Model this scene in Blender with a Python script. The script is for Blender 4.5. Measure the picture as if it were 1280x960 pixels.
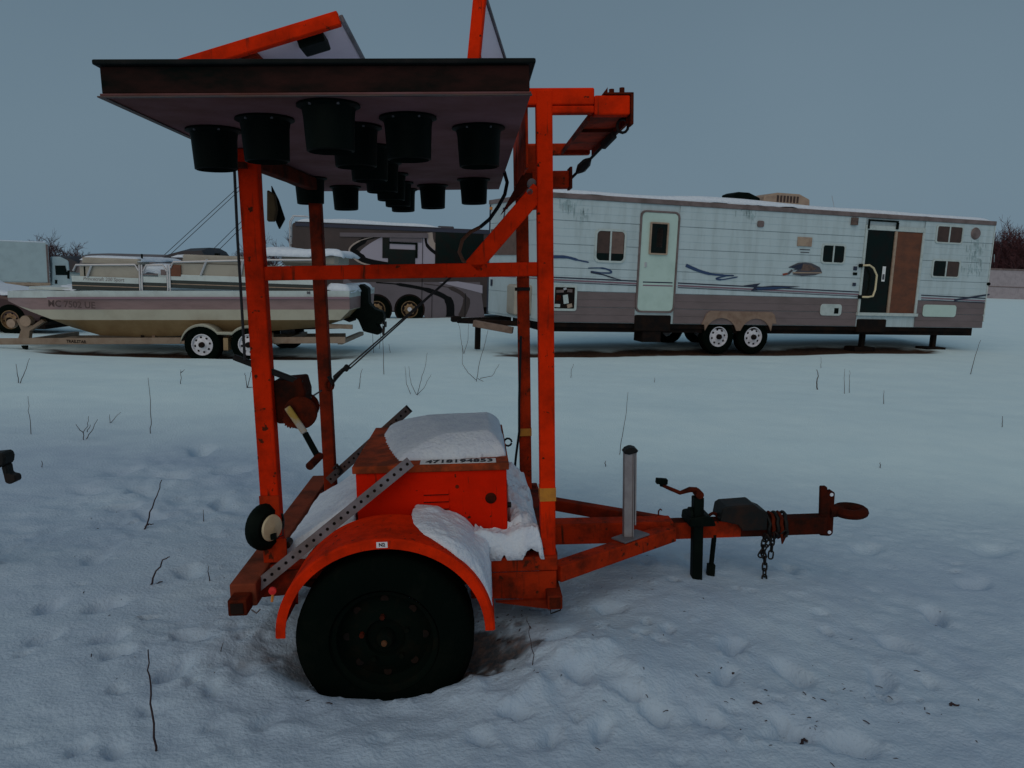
import bpy, bmesh, math, random
import numpy as np
from mathutils import Vector, Matrix
random.seed(7)
R_ = math.radians
for o in list(bpy.data.objects): bpy.data.objects.remove(o, do_unlink=True)
sc = bpy.context.scene
COL = sc.collection

# ------------------------------------------------------------------ camera
F = 950.0; PITCH = R_(8.7); ROLL = R_(2.0); CAM = Vector((0, 0, 1.69))
_f = Vector((0, math.cos(PITCH), -math.sin(PITCH)))
_u0 = Vector((0, math.sin(PITCH), math.cos(PITCH))); _r0 = Vector((1, 0, 0))
CR = _r0*math.cos(ROLL) + _u0*math.sin(ROLL)
CU = _u0*math.cos(ROLL) - _r0*math.sin(ROLL)
cd = bpy.data.cameras.new('camera'); cam = bpy.data.objects.new('camera', cd); COL.objects.link(cam)
cam.matrix_world = Matrix(((CR.x, CU.x, -_f.x, CAM.x), (CR.y, CU.y, -_f.y, CAM.y), (CR.z, CU.z, -_f.z, CAM.z), (0, 0, 0, 1)))
cd.sensor_width = 36; cd.lens = 36*F/1280; cd.clip_start = .05; cd.clip_end = 2000
sc.camera = cam

# ------------------------------------------------------------------ sky and sun
SUN_EL = R_(36); SUN_AZ = R_(200)        # azimuth clockwise from +Y: behind the camera, a little left
w = bpy.data.worlds.new('World'); sc.world = w; w.use_nodes = True
nt = w.node_tree; nt.nodes.clear()
out = nt.nodes.new('ShaderNodeOutputWorld'); bg = nt.nodes.new('ShaderNodeBackground')
sky = nt.nodes.new('ShaderNodeTexSky'); sky.sky_type = 'NISHITA'; sky.sun_disc = False
sky.sun_elevation = SUN_EL; sky.sun_rotation = SUN_AZ; sky.dust_density = 5; sky.air_density = 1.5
sky.ozone_density = 1
# overcast deck: even grey-teal with very faint cloud mottling, the clear sky only a little shows through
tc = nt.nodes.new('ShaderNodeTexCoord'); ns = nt.nodes.new('ShaderNodeTexNoise')
ns.inputs['Scale'].default_value = 1.1; ns.inputs['Detail'].default_value = 5
nt.links.new(tc.outputs['Generated'], ns.inputs['Vector'])
rp = nt.nodes.new('ShaderNodeValToRGB')
rp.color_ramp.elements[0].position = .3; rp.color_ramp.elements[0].color = (1.08, 1.68, 2.22, 1)
rp.color_ramp.elements[1].position = .7; rp.color_ramp.elements[1].color = (1.36, 2.00, 2.54, 1)
nt.links.new(ns.outputs['Fac'], rp.inputs['Fac'])
sp = nt.nodes.new('ShaderNodeSeparateXYZ'); nt.links.new(tc.outputs['Generated'], sp.inputs['Vector'])
gr = nt.nodes.new('ShaderNodeMapRange'); gr.inputs['From Min'].default_value = 0; gr.inputs['From Max'].default_value = .5
gr.inputs['To Min'].default_value = 1.10; gr.inputs['To Max'].default_value = .72
nt.links.new(sp.outputs['Z'], gr.inputs['Value'])
ml = nt.nodes.new('ShaderNodeVectorMath'); ml.operation = 'SCALE'
nt.links.new(rp.outputs['Color'], ml.inputs[0]); nt.links.new(gr.outputs['Result'], ml.inputs['Scale'])
mx = nt.nodes.new('ShaderNodeMixRGB'); mx.inputs['Fac'].default_value = .05
nt.links.new(ml.outputs['Vector'], mx.inputs['Color1']); nt.links.new(sky.outputs['Color'], mx.inputs['Color2'])
nt.links.new(mx.outputs['Color'], bg.inputs['Color']); bg.inputs['Strength'].default_value = .1
nt.links.new(bg.outputs['Background'], out.inputs['Surface'])
sl = bpy.data.lights.new('sun', 'SUN'); sl.energy = .80; sl.angle = R_(90); sl.color = (1, .84, .70)
so = bpy.data.objects.new('sun', sl); COL.objects.link(so)
sd = Vector((math.sin(SUN_AZ)*math.cos(SUN_EL), math.cos(SUN_AZ)*math.cos(SUN_EL), math.sin(SUN_EL)))
so.rotation_euler = sd.to_track_quat('Z', 'Y').to_euler(); so.location = sd*50
sc.view_settings.view_transform = 'Standard'; sc.view_settings.look = 'None'
sc.view_settings.exposure = .14; sc.view_settings.gamma = 1

# ------------------------------------------------------------------ helpers
def mat(name, col, rough=.6, metal=0., var=None, vscale=6., vlo=.45, vhi=.65, bump=0., bscale=40., spec=.5, stretch=None, coat=0, chips=0, chipcol=(.07, .016, .007)):
    """procedural principled material; var = second colour mixed in by noise"""
    m = bpy.data.materials.new(name); m.use_nodes = True
    t = m.node_tree; b = t.nodes['Principled BSDF']
    b.inputs['Base Color'].default_value = (*col, 1); b.inputs['Roughness'].default_value = rough
    b.inputs['Metallic'].default_value = metal; b.inputs['Specular IOR Level'].default_value = spec
    b.inputs['Coat Weight'].default_value = coat
    tcn = t.nodes.new('ShaderNodeTexCoord'); vec = tcn.outputs['Object']
    if stretch:
        mp = t.nodes.new('ShaderNodeMapping'); mp.inputs['Scale'].default_value = stretch
        t.links.new(vec, mp.inputs['Vector']); vec = mp.outputs['Vector']
    if var:
        n = t.nodes.new('ShaderNodeTexNoise'); n.inputs['Scale'].default_value = vscale; n.inputs['Detail'].default_value = 8
        n.inputs['Roughness'].default_value = .65
        t.links.new(vec, n.inputs['Vector'])
        r = t.nodes.new('ShaderNodeValToRGB'); r.color_ramp.elements[0].position = vlo; r.color_ramp.elements[1].position = vhi
        r.color_ramp.elements[0].color = (*col, 1); r.color_ramp.elements[1].color = (*var, 1)
        t.links.new(n.outputs['Fac'], r.inputs['Fac']); last = r.outputs['Color']
        if chips:
            # sharp rust chips, and thin vertical rust runs
            for sc_, lo_, hi_, strch in ((26, .66-chips*.06, .69-chips*.05, (1, 1, 1)), (9, .62-chips*.05, .74-chips*.04, (5, 5, .45))):
                mpc = t.nodes.new('ShaderNodeMapping'); mpc.inputs['Scale'].default_value = strch; mpc.inputs['Location'].default_value = (sc_, 3, 7)
                nc = t.nodes.new('ShaderNodeTexNoise'); nc.inputs['Scale'].default_value = sc_; nc.inputs['Detail'].default_value = 7; nc.inputs['Roughness'].default_value = .6
                rc = t.nodes.new('ShaderNodeMapRange'); rc.inputs['From Min'].default_value = lo_; rc.inputs['From Max'].default_value = hi_
                mc = t.nodes.new('ShaderNodeMixRGB'); mc.inputs['Color2'].default_value = (*chipcol, 1)
                t.links.new(tcn.outputs['Object'], mpc.inputs['Vector']); t.links.new(mpc.outputs['Vector'], nc.inputs['Vector'])
                t.links.new(nc.outputs['Fac'], rc.inputs['Value']); t.links.new(rc.outputs['Result'], mc.inputs['Fac']); t.links.new(last, mc.inputs['Color1']); last = mc.outputs['Color']
        t.links.new(last, b.inputs['Base Color'])
    if bump:
        n2 = t.nodes.new('ShaderNodeTexNoise'); n2.inputs['Scale'].default_value = bscale; n2.inputs['Detail'].default_value = 4
        t.links.new(tcn.outputs['Object'], n2.inputs['Vector'])
        bp = t.nodes.new('ShaderNodeBump'); bp.inputs['Strength'].default_value = bump; bp.inputs['Distance'].default_value = .01
        t.links.new(n2.outputs['Fac'], bp.inputs['Height']); t.links.new(bp.outputs['Normal'], b.inputs['Normal'])
    return m

M = {}
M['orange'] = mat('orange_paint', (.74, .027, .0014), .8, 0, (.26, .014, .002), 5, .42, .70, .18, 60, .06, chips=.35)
M['orange_dirty'] = mat('dirty_orange_paint', (.58, .022, .0015), .8, 0, (.22, .013, .002), 7, .45, .72, .2, 60, .06, chips=.6)
M['orange_box'] = mat('orange_box_paint', (.68, .014, .0008), .8, 0, (.44, .011, .001), 4, .45, .75, .12, 50, .05, chips=.1)
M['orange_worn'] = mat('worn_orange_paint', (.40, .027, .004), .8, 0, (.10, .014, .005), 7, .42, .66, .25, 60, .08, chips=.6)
M['orange_lid'] = mat('weathered_lid', (.42, .065, .018), .8, 0, (.16, .035, .014), 10, .4, .6, .25, 60, .1)
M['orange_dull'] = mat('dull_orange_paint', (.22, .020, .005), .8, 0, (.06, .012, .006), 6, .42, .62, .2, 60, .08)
M['rust_brown'] = mat('rusty_brown_steel', (.20, .045, .022), .85, 0, (.09, .028, .016), 7, .42, .65, .3, 60, .08)
M['rust_dark'] = mat('dark_rust', (.055, .009, .004), .9, 0, (.016, .007, .005), 10, .4, .62, .3, 60, .06)
M['rust'] = mat('rust', (.10, .014, .005), .9, 0, (.028, .008, .005), 12, .4, .65, .4, 60, .06)
M['black'] = mat('black_plastic', (.002, .005, .004), .6, 0, (.004, .008, .006), 10, bump=.05, spec=.05)
M['blacksteel'] = mat('black_steel', (.007, .008, .008), .6, 0, (.03, .012, .006), 9, .5, .75, .2, spec=.2)
M['tyre'] = mat('tyre_rubber', (.0016, .0045, .0034), .95, 0, (.006, .008, .006), 9, .5, .8, .3, 30, spec=.03)
M['rimdark'] = mat('dark_wheel_rim', (.002, .0055, .004), .85, 0, (.010, .008, .005), 14, .5, .8, .2, spec=.04)
M['brass'] = mat('rusty_hub', (.10, .035, .008), .8, .1, (.03, .012, .005), 30)
M['sign_under'] = mat('sign_underside', (.20, .105, .115), .85, 0, (.11, .047, .040), 1.8, .35, .65, .05, spec=.06)
M['sign_side'] = mat('sign_side', (.036, .014, .012), .85, 0, (.004, .007, .006), 2.2, .42, .62, .1, spec=.04, stretch=(1, 1, 3))
M['sign_lip'] = mat('sign_lip', (.004, .007, .007), .7, 0, (.012, .012, .012), 8, spec=.1)
M['panel_back'] = mat('solar_panel_back', (.80, .70, .80), .6, 0, (.7, .62, .7), 2, .4, .7)
M['solar'] = mat('solar_cell', (.01, .015, .05), .2, 0, (.015, .02, .06), 20)
M['galv'] = mat('galvanised_steel', (.17, .165, .19), .6, .4, (.11, .095, .095), 9, .4, .65, .1, 80)
M['galv_light'] = mat('bright_galvanised', (.31, .30, .31), .5, .4, (.22, .20, .21), 9, .4, .65, .1, 80)
M['galv_dark'] = mat('dark_galvanised', (.05, .045, .05), .6, .4, (.09, .05, .04), 12, .4, .65, .1, 80)
M['cream'] = mat('cream_lens', (.62, .55, .36), .35, 0, (.5, .42, .26), 8)
M['red'] = mat('red_reflector', (.6, .008, .004), .5)
M['yellow'] = mat('yellow_tape', (.50, .20, .01), .6, 0, (.35, .13, .01), 20)
M['yellowpaint'] = mat('worn_yellow_paint', (.34, .22, .03), .7, 0, (.33, .32, .29), 14, .42, .58)
M['white_label'] = mat('white_label', (.72, .74, .76), .6, 0, (.5, .5, .52), 20, .5, .8)
M['reg_ink'] = mat('faded_lettering', (.07, .042, .042), .7)
M['ink'] = mat('ink', (.01, .012, .02), .7)
M['snow'] = mat('snow_lump', (.70, .79, .88), .8, 0, (.56, .65, .78), 14, .4, .75, .8, 60, spec=.15)
M['cordblack'] = mat('black_rubber_cord', (.005, .007, .009), .6, spec=.2)
M['cordorange'] = mat('brown_cord', (.12, .035, .01), .6)
M['cable'] = mat('steel_cable', (.02, .02, .022), .5, .3, spec=.3)
M['twig'] = mat('dry_stem', (.028, .014, .018), .9, 0, (.05, .03, .03), 30)
M['bark'] = mat('bare_bark', (.075, .038, .042), .95, 0, (.04, .022, .026), 4)
M['bark_red'] = mat('reddish_bark', (.085, .030, .034), .95, 0, (.05, .02, .025), 4)
M['rv_white'] = mat('aged_white_siding', (.445, .555, .60), .6, 0, (.34, .425, .45), 2.0, .45, .75, .05, 30, .4, stretch=(2.2, 1, .35))
M['rv_streak'] = mat('stained_white_siding', (.43, .60, .66), .5, 0, (.16, .21, .22), 2.4, .50, .66, .05, 30, .4, stretch=(3.5, 1, .5))
M['rv_brown'] = mat('taupe_siding', (.16, .125, .13), .55, 0, (.12, .095, .095), 1.5, .45, .7, .05, 30, .4, stretch=(1, 1, 3))
M['rv_trim'] = mat('roof_trim', (.17, .13, .13), .6, 0, (.10, .075, .07), 4, .4, .65)
M['rv_door'] = mat('cream_door', (.45, .60, .56), .55, 0, (.38, .52, .48), 3, .45, .75)
M['rv_frame'] = mat('white_trim', (.45, .53, .53), .5, 0, (.36, .43, .43), 10)
M['rv_tan'] = mat('tan_plastic', (.36, .27, .20), .6, 0, (.28, .2, .15), 8)
M['rv_skirt'] = mat('tan_wheel_skirt', (.25, .17, .125), .6, 0, (.18, .11, .075), 5)
M['glass'] = mat('dark_window_glass', (.004, .010, .009), .15, 0, (.010, .008, .007), 3, spec=.12)
M['curtain'] = mat('brown_blind', (.055, .03, .024), .7, 0, (.035, .02, .017), 8)
M['curtain_tan'] = mat('tan_blind', (.14, .09, .075), .7, 0, (.10, .065, .055), 8)
M['wood'] = mat('orange_brown_board', (.15, .045, .016), .6, 0, (.085, .028, .012), 2.5, .4, .65, stretch=(1, 1, 2))
M['timber'] = mat('weathered_timber', (.20, .14, .11), .8, 0, (.13, .085, .065), 8, .4, .65, .2)
M['dark'] = mat('dark_underbody', (.008, .007, .007), .9, 0, (.02, .011, .008), 4, spec=.1)
M['blue'] = mat('blue_decal', (.02, .05, .13), .5)
M['navy'] = mat('dark_blue_decal', (.012, .018, .045), .5)
M['mauve_decal'] = mat('mauve_decal', (.20, .12, .16), .5)
M['duckbrown'] = mat('brown_decal', (.12, .075, .06), .6, 0, (.05, .035, .035), 12)
M['duckred'] = mat('red_decal', (.22, .04, .02), .6)
M['duckgrey'] = mat('grey_decal', (.06, .06, .075), .6)
M['whitewheel'] = mat('white_wheel', (.62, .64, .70), .5, 0, (.45, .45, .5), 14)
M['boat_white'] = mat('boat_white', (.50, .58, .58), .4, 0, (.42, .48, .48), 3)
M['boat_mauve'] = mat('boat_mauve', (.25, .165, .165), .5, 0, (.20, .13, .13), 2, stretch=(1, 1, 5))
M['boat_cream'] = mat('boat_cream', (.42, .41, .33), .5, 0, (.36, .34, .27), 2)
M['boat_gold'] = mat('boat_gold', (.29, .20, .10), .5, 0, (.20, .125, .055), 2, .35, .65)
M['boat_beige'] = mat('boat_beige', (.34, .32, .27), .6, 0, (.28, .26, .22), 3)
M['boat_green'] = mat('boat_dark_green', (.010, .020, .018), .4)
M['alu'] = mat('aluminium_rail', (.50, .50, .52), .4, .5)
M['trailer_tan'] = mat('boat_trailer_paint', (.25, .19, .14), .6, 0, (.19, .13, .09), 5)
M['mh_brown'] = mat('motorhome_brown', (.028, .017, .017), .4, 0, (.045, .026, .026), 1)
M['mh_mauve'] = mat('motorhome_mauve', (.12, .10, .12), .45, 0, (.10, .085, .10), 1)
M['mh_lav'] = mat('motorhome_lavender', (.32, .30, .37), .45)
M['mh_black'] = mat('motorhome_black', (.003, .004, .005), .5, spec=.1)
M['mh_tan'] = mat('motorhome_tan_line', (.34, .28, .25), .5)
M['bronze'] = mat('bronze_wheel', (.22, .14, .07), .45, .5, (.1, .06, .03), 15)
M['truck_white'] = mat('truck_box_white', (.38, .49, .53), .5, 0, (.33, .43, .47), 2)
M['car'] = mat('dark_red_paint', (.035, .008, .010), .3)
M['tarp'] = mat('dark_tarp', (.012, .016, .026), .6, 0, (.03, .02, .022), 3)
M['tarp_grey'] = mat('grey_tarp', (.14, .13, .14), .7, 0, (.1, .09, .1), 3)
M['fence'] = mat('grey_fence_board', (.33, .30, .33), .7, 0, (.27, .245, .27), 3)
M['amber'] = mat('amber_lens', (.6, .2, .02), .4)
M['pole'] = mat('pole_wood', (.06, .045, .045), .9)

class MB:
    def __init__(s): s.v = []; s.f = []
    def add(s, vs, fs):
        n = len(s.v); s.v += [tuple(v) for v in vs]; s.f += [tuple(i+n for i in f) for f in fs]; return s
    def box(s, c, d, rot=None):
        c = Vector(c); vs = []
        for z in (-.5, .5):
            for x, y in ((-.5, -.5), (.5, -.5), (.5, .5), (-.5, .5)):
                p = Vector((x*d[0], y*d[1], z*d[2]))
                if rot: p = rot @ p
                vs.append(c+p)
        return s.add(vs, [(3, 2, 1, 0), (4, 5, 6, 7), (0, 1, 5, 4), (1, 2, 6, 5), (2, 3, 7, 6), (3, 0, 4, 7)])
    def bb(s, x0, x1, y0, y1, z0, z1): return s.box(((x0+x1)/2, (y0+y1)/2, (z0+z1)/2), (x1-x0, y1-y0, z1-z0))
    def beam(s, a, b, wd, h, up=(0, 0, 1), ext=0):
        a = Vector(a); b = Vector(b); d = (b-a); L = d.length; d.normalize(); up = Vector(up)
        side = d.cross(up)
        if side.length < 1e-4: side = d.cross(Vector((0, 1, 0)))
        side.normalize(); u = side.cross(d)
        rot = Matrix((d, side, u)).transposed()
        return s.box((a+b)/2, (L+2*ext, wd, h), rot)
    def tube(s, pts, r, n=8, caps=True):
        pts = [Vector(p) for p in pts]; rr = r if isinstance(r, (list, tuple)) else [r]*len(pts)
        rings = []; prev = None
        for i, p in enumerate(pts):
            if i == 0: t = pts[1]-p
            elif i == len(pts)-1: t = p-pts[i-1]
            else: t = (pts[i+1]-pts[i-1])
            t.normalize()
            if prev is None:
                a = Vector((0, 0, 1)) if abs(t.z) < .9 else Vector((1, 0, 0)); u = t.cross(a).normalized()
            else:
                u = prev - t*prev.dot(t)
                if u.length < 1e-5: u = t.orthogonal()
                u.normalize()
            prev = u; v = t.cross(u)
            rings.append([p+(u*math.cos(2*math.pi*k/n)+v*math.sin(2*math.pi*k/n))*rr[i] for k in range(n)])
        vs = [q for ring in rings for q in ring]; fs = []
        for i in range(len(pts)-1):
            for k in range(n):
                k2 = (k+1) % n; fs.append((i*n+k, i*n+k2, (i+1)*n+k2, (i+1)*n+k))
        if caps: fs.append(tuple(range(n-1, -1, -1))); fs.append(tuple((len(pts)-1)*n+k for k in range(n)))
        return s.add(vs, fs)
    def cyl(s, a, b, r, n=20, r2=None): return s.tube([a, b], [r, r if r2 is None else r2], n)
    def lathe(s, prof, c, axis=(0, 1, 0), n=32, closed=False):
        """prof = [(radius, along axis)]"""
        ax = Vector(axis).normalized(); u = ax.orthogonal().normalized(); v = ax.cross(u); c = Vector(c)
        vs = []; m = len(prof)
        for k in range(n):
            a = 2*math.pi*k/n; d = u*math.cos(a)+v*math.sin(a)
            for r, h in prof: vs.append(c+d*r+ax*h)
        fs = []
        for k in range(n):
            k2 = (k+1) % n
            for i in range(m if closed else m-1):
                j = (i+1) % m; fs.append((k*m+i, k*m+j, k2*m+j, k2*m+i))
        return s.add(vs, fs)
    def prism(s, poly, axis, lo, hi):
        """poly 2-D, extruded: axis 'y' -> (x,z), 'x' -> (y,z), 'z' -> (x,y)"""
        def P(a, b, h): return {'y': (a, h, b), 'x': (h, a, b), 'z': (a, b, h)}[axis]
        n = len(poly); vs = [P(a, b, lo) for a, b in poly]+[P(a, b, hi) for a, b in poly]
        fs = [tuple(range(n)), tuple(range(2*n-1, n-1, -1))]+[(i, i+n, (i+1) % n+n, (i+1) % n) for i in range(n)]
        return s.add(vs, fs)
    def build(s, name, m, parent=None, bevel=0., smooth=False, angle=35, seg=1):
        me = bpy.data.meshes.new(name); me.from_pydata(s.v, [], s.f); me.validate()
        bm = bmesh.new(); bm.from_mesh(me)
        bmesh.ops.recalc_face_normals(bm, faces=bm.faces)
        if bevel:
            es = [e for e in bm.edges if len(e.link_faces) == 2 and e.calc_face_angle(0) > .6]
            bmesh.ops.bevel(bm, geom=es, offset=bevel, segments=seg, profile=.5, affect='EDGES', clamp_overlap=True)
        bm.to_mesh(me); bm.free()
        if smooth:
            for p in me.polygons: p.use_smooth = True
            me.set_sharp_from_angle(angle=R_(angle))
        me.materials.append(M[m] if isinstance(m, str) else m)
        o = bpy.data.objects.new(name, me); COL.objects.link(o)
        if parent is not None: o.parent = parent
        return o

def tag(o, label=None, cat=None, group=None, kind=None):
    if label: o['label'] = label
    if cat: o['category'] = cat
    if group: o['group'] = group
    if kind: o['kind'] = kind
    return o
def thing(name, label, cat, loc=(0, 0, 0), rot=(0, 0, 0), group=None):
    o = bpy.data.objects.new(name, None); COL.objects.link(o); o.location = loc; o.rotation_euler = rot
    o.empty_display_size = .1
    return tag(o, label, cat, group)
def share(name, src, parent, loc=(0, 0, 0), rot=(0, 0, 0), scale=(1, 1, 1)):
    o = bpy.data.objects.new(name, src.data); COL.objects.link(o); o.parent = parent
    o.location = loc; o.rotation_euler = rot; o.scale = scale
    return o
def text(s, size, name, m, parent, loc, rot, shear=0, ex=.0008, bold=0, align='CENTER', squash=1.0):
    c = bpy.data.curves.new(name, 'FONT'); c.body = s; c.size = size; c.align_x = align; c.align_y = 'CENTER'
    c.extrude = ex; c.shear = shear; c.offset = bold; c.resolution_u = 3
    t = bpy.data.objects.new(name, c); COL.objects.link(t)
    bpy.context.view_layer.update()
    me = bpy.data.meshes.new_from_object(t.evaluated_get(bpy.context.evaluated_depsgraph_get()))
    bpy.data.objects.remove(t, do_unlink=True)
    me.materials.clear(); me.materials.append(M[m])
    o = bpy.data.objects.new(name, me); COL.objects.link(o); o.parent = parent; o.location = loc; o.rotation_euler = rot
    o.scale = (squash, 1, 1)
    return o

def ray(px, py): return _f + CR*((px-640)/F) + CU*((480-py)/F)
def at_y(px, py, y): d = ray(px, py); return CAM + d*(y/d.y)
def at_z(px, py, z): d = ray(px, py); return CAM + d*((z-CAM.z)/d.z)

# value noise in numpy
_rs = np.random.RandomState(3); _T = _rs.rand(256, 256)
def vnoise(x, y):
    xi = np.floor(x).astype(int); yi = np.floor(y).astype(int); fx = x-xi; fy = y-yi
    fx = fx*fx*(3-2*fx); fy = fy*fy*(3-2*fy)
    a = _T[xi % 256, yi % 256]; b = _T[(xi+1) % 256, yi % 256]; c = _T[xi % 256, (yi+1) % 256]; d = _T[(xi+1) % 256, (yi+1) % 256]
    return (a*(1-fx)+b*fx)*(1-fy)+(c*(1-fx)+d*fx)*fy-.5
def fbm(x, y, s, o=4):
    r = 0; a = 1
    for k in range(o): r = r+a*vnoise(x/s+17.3*k, y/s+9.1*k); s *= .5; a *= .5
    return r
def sst(a, b, x): t = np.clip((x-a)/(b-a), 0, 1); return t*t*(3-2*t)

# ------------------------------------------------------------------ ground under snow
def base_h(x, y):
    zl = np.interp(y, [-20, 8, 13, 18, 27, 43, 100, 400], [.19, .19, .0, -.12, -.30, -1.1, -1.5, -1.5])
    zr = np.interp(y, [-20, 8, 13, 18, 27, 53, 100, 400], [.19, .19, .12, .12, .22, .72, .9, .9])
    t = sst(-7, 9, x)
    return zl*(1-t)+zr*t
PITS = [(760, 775, .10, .05), (1165, 772, .11, .10), (915, 820, .10, .07), (995, 850, .13, .07), (905, 855, .09, .06), (1120, 810, .12, .05), (1215, 735, .14, .05),
        (1100, 855, .12, .06), (990, 920, .10, .08), (1060, 935, .12, .06), (640, 900, .07, .06), (720, 860, .09, .04), (985, 722, .12, .05), (1080, 690, .14, .04),
        (250, 562, .22, .12), (215, 595, .2, .07), (150, 590, .18, .06), (155, 633, .16, .09), (185, 645, .16, .06), (60, 760, .10, .05), (130, 760, .10, .06), (145, 820, .08, .05), (140, 800, .09, .04),
        (215, 845, .09, .06), (240, 800, .10, .05), (290, 590, .18, .05), (275, 630, .14, .06), (180, 615, .16, .05), (110, 615, .16, .05), (120, 700, .12, .05), (235, 720, .12, .05), (55, 800, .08, .04), (300, 830, .1, .05), (145, 945, .05, .05), (100, 940, .05, .04),
        (860, 715, .1, .03), (700, 820, .12, .05), (785, 880, .08, .05), (820, 900, .08, .06), (890, 905, .07, .05), (750, 920, .06, .05), (690, 930, .06, .05), (1240, 690, .2, .04), (600, 930, .06, .04), (480, 930, .07, .02), (330, 905, .08, .03)]
_rp = random.Random(11)
for _i in range(50): PITS.append((_rp.choice((_rp.gauss(850, 160), _rp.gauss(180, 110), _rp.uniform(0, 1280))), min(955, max(560, _rp.gauss(800, 95))), _rp.uniform(.02, .055), _rp.uniform(.02, .05)))
PITS = [(at_z(px, py, .18).x, at_z(px, py, .18).y, r, d) for px, py, r, d in PITS]
_rc = random.Random(5); CLODS = []
for (cx, cy, sx, sy, n) in ((690, 790, 90, 40, 60), (640, 850, 60, 40, 40), (850, 800, 130, 50, 60), (760, 910, 160, 40, 70), (960, 900, 160, 50, 50), (560, 900, 90, 30, 25), (200, 640, 110, 60, 45), (300, 780, 60, 60, 40), (1150, 830, 110, 70, 25), (130, 800, 110, 80, 30)):
    for i in range(n):
        p = at_z(_rc.gauss(cx, sx), min(958, _rc.gauss(cy, sy)), .18); CLODS.append((p.x, p.y, _rc.uniform(.008, .026), _rc.uniform(.2, .8)))
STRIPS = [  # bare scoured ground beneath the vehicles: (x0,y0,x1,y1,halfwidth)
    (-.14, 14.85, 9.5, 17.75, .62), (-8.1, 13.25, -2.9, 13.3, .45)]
def height(x, y):
    x = np.asarray(x, float); y = np.asarray(y, float)
    h = base_h(x, y)
    near = 1-sst(4.2, 7.5, np.hypot(x*.55, y)); left = sst(-.2, -1.4, x)*(1-sst(6, 8, y)); rough = np.clip(near*.9+left*.5, 0, 1)
    h = h + .035*fbm(x, y, 2.6, 3)*(1-.4*rough) + .02*fbm(x*.6, y*1.6, 1.1, 3)
    tr_ = np.clip(rough*(.25+1.5*(vnoise(x/.9+4, y/.9+2)+.5)), 0, 1.3)      # trampled, crumbly patches
    h = h + rough*.022*fbm(x+31, y, .9, 3) + tr_*(.013*fbm(x+5, y+3, .2, 3) + .011*fbm(x+2, y+9, .055, 3))
    ch = np.exp(-(((x-.15)/.38)**2+((y-2.62)/.26)**2)**2) + .8*np.exp(-(((x+.95)/.35)**2+((y-2.9)/.45)**2)**2) + .7*np.exp(-(((x+2.1)/.8)**2+((y-4.6)/.9)**2)**2) + .6*np.exp(-(((x-.75)/.6)**2+((y-2.45)/.22)**2)**2)
    h = h + ch*(.045*fbm(x+1, y+2, .17, 4) + .026*np.maximum(0, fbm(x+8, y+4, .07, 3)))      # churned lumps
    h = h + .055*np.exp(-(((x-1.0)/.75)**2+((y-3.5)/.5)**2)**2)
    h = h + (1-rough)*.006*fbm(x, y, .25, 3)
    h = h + .30*sst(14, 60, y)*fbm(x, y, 18, 3)*.5
    def patch(cx, cy, m):
        """views on the part of the arrays within m of a point (whole arrays when not a grid)"""
        if x.ndim < 2: return x, y, h, Ellipsis
        i0, i1 = np.searchsorted(x[0], (cx-m, cx+m)); j0, j1 = np.searchsorted(y[:, 0], (cy-m, cy+m)); sl_ = (slice(j0, j1), slice(i0, i1))
        return x[sl_], y[sl_], h[sl_], sl_
    for cx, cy, r, d in PITS:
        u, v, hh_, k = patch(cx, cy, 4.5*r)
        if not u.size: continue
        ca, sa = math.cos(cx*37), math.sin(cx*37); ux = (u-cx)*ca+(v-cy)*sa; uy = -(u-cx)*sa+(v-cy)*ca
        wob = 1+.8*vnoise(u/(.5*r)+cx*9, v/(.5*r)+cy*7); q = np.exp(-((ux/(r*.36))**2+(uy/(r*.66))**2)**1.7*wob**3)
        h[k] = hh_ - .85*d*q + .10*d*np.exp(-((np.hypot(u-cx-.2*r, (v-cy-1.5*r)*1.3)/r)**2))
    for cx, cy, r, k2 in CLODS:
        u, v, hh_, k = patch(cx, cy, 1.1*r)
        if not u.size: continue
        dd = ((u-cx)**2+(v-cy)**2)/(r*r); h[k] = hh_ + k2*r*.8*np.clip(1-dd, 0, 1)**1.2
    # snow scooped away around the tyre, ridge in front of it
    for wx, wy in ((-.44, 2.72), (-.52, 4.15)):
        h = h - .15*np.exp(-(((x-wx)/.50)**2+((y-wy-.06)/.22)**2)**2)
    h = h + .035*np.exp(-(((x-.12)/.28)**2+((y-2.50)/.14)**2)) - .04*np.exp(-(((x+.45)/.42)**2+((y-2.50)/.22)**2)**1.5)
    h = h + .08*np.exp(-(((x-.35)/.45)**2+((y-2.75)/.25)**2))
    for x0, y0, x1, y1, hw in STRIPS:
        dx, dy = x1-x0, y1-y0; L = math.hypot(dx, dy); t = ((x-x0)*dx+(y-y0)*dy)/L; d = (-(x-x0)*dy+(y-y0)*dx)/L
        m = np.exp(-(np.abs(d)/(hw*1.15))**4)*sst(-.2, .3, t)*(1-sst(L-.3, L+.2, t)); h = h - .05*m
    return h
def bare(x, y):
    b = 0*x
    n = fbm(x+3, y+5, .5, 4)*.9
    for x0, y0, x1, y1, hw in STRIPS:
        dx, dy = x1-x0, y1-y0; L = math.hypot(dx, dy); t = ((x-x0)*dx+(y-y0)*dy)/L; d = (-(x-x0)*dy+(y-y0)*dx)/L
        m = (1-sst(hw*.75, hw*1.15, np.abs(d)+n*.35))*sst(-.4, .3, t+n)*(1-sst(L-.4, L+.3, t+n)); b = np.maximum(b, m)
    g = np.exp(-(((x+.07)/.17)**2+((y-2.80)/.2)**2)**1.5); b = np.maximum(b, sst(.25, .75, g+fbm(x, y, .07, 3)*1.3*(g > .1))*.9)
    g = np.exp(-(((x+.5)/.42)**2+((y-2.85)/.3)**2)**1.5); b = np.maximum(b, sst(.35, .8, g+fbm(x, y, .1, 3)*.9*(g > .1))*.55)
    return b
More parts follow.
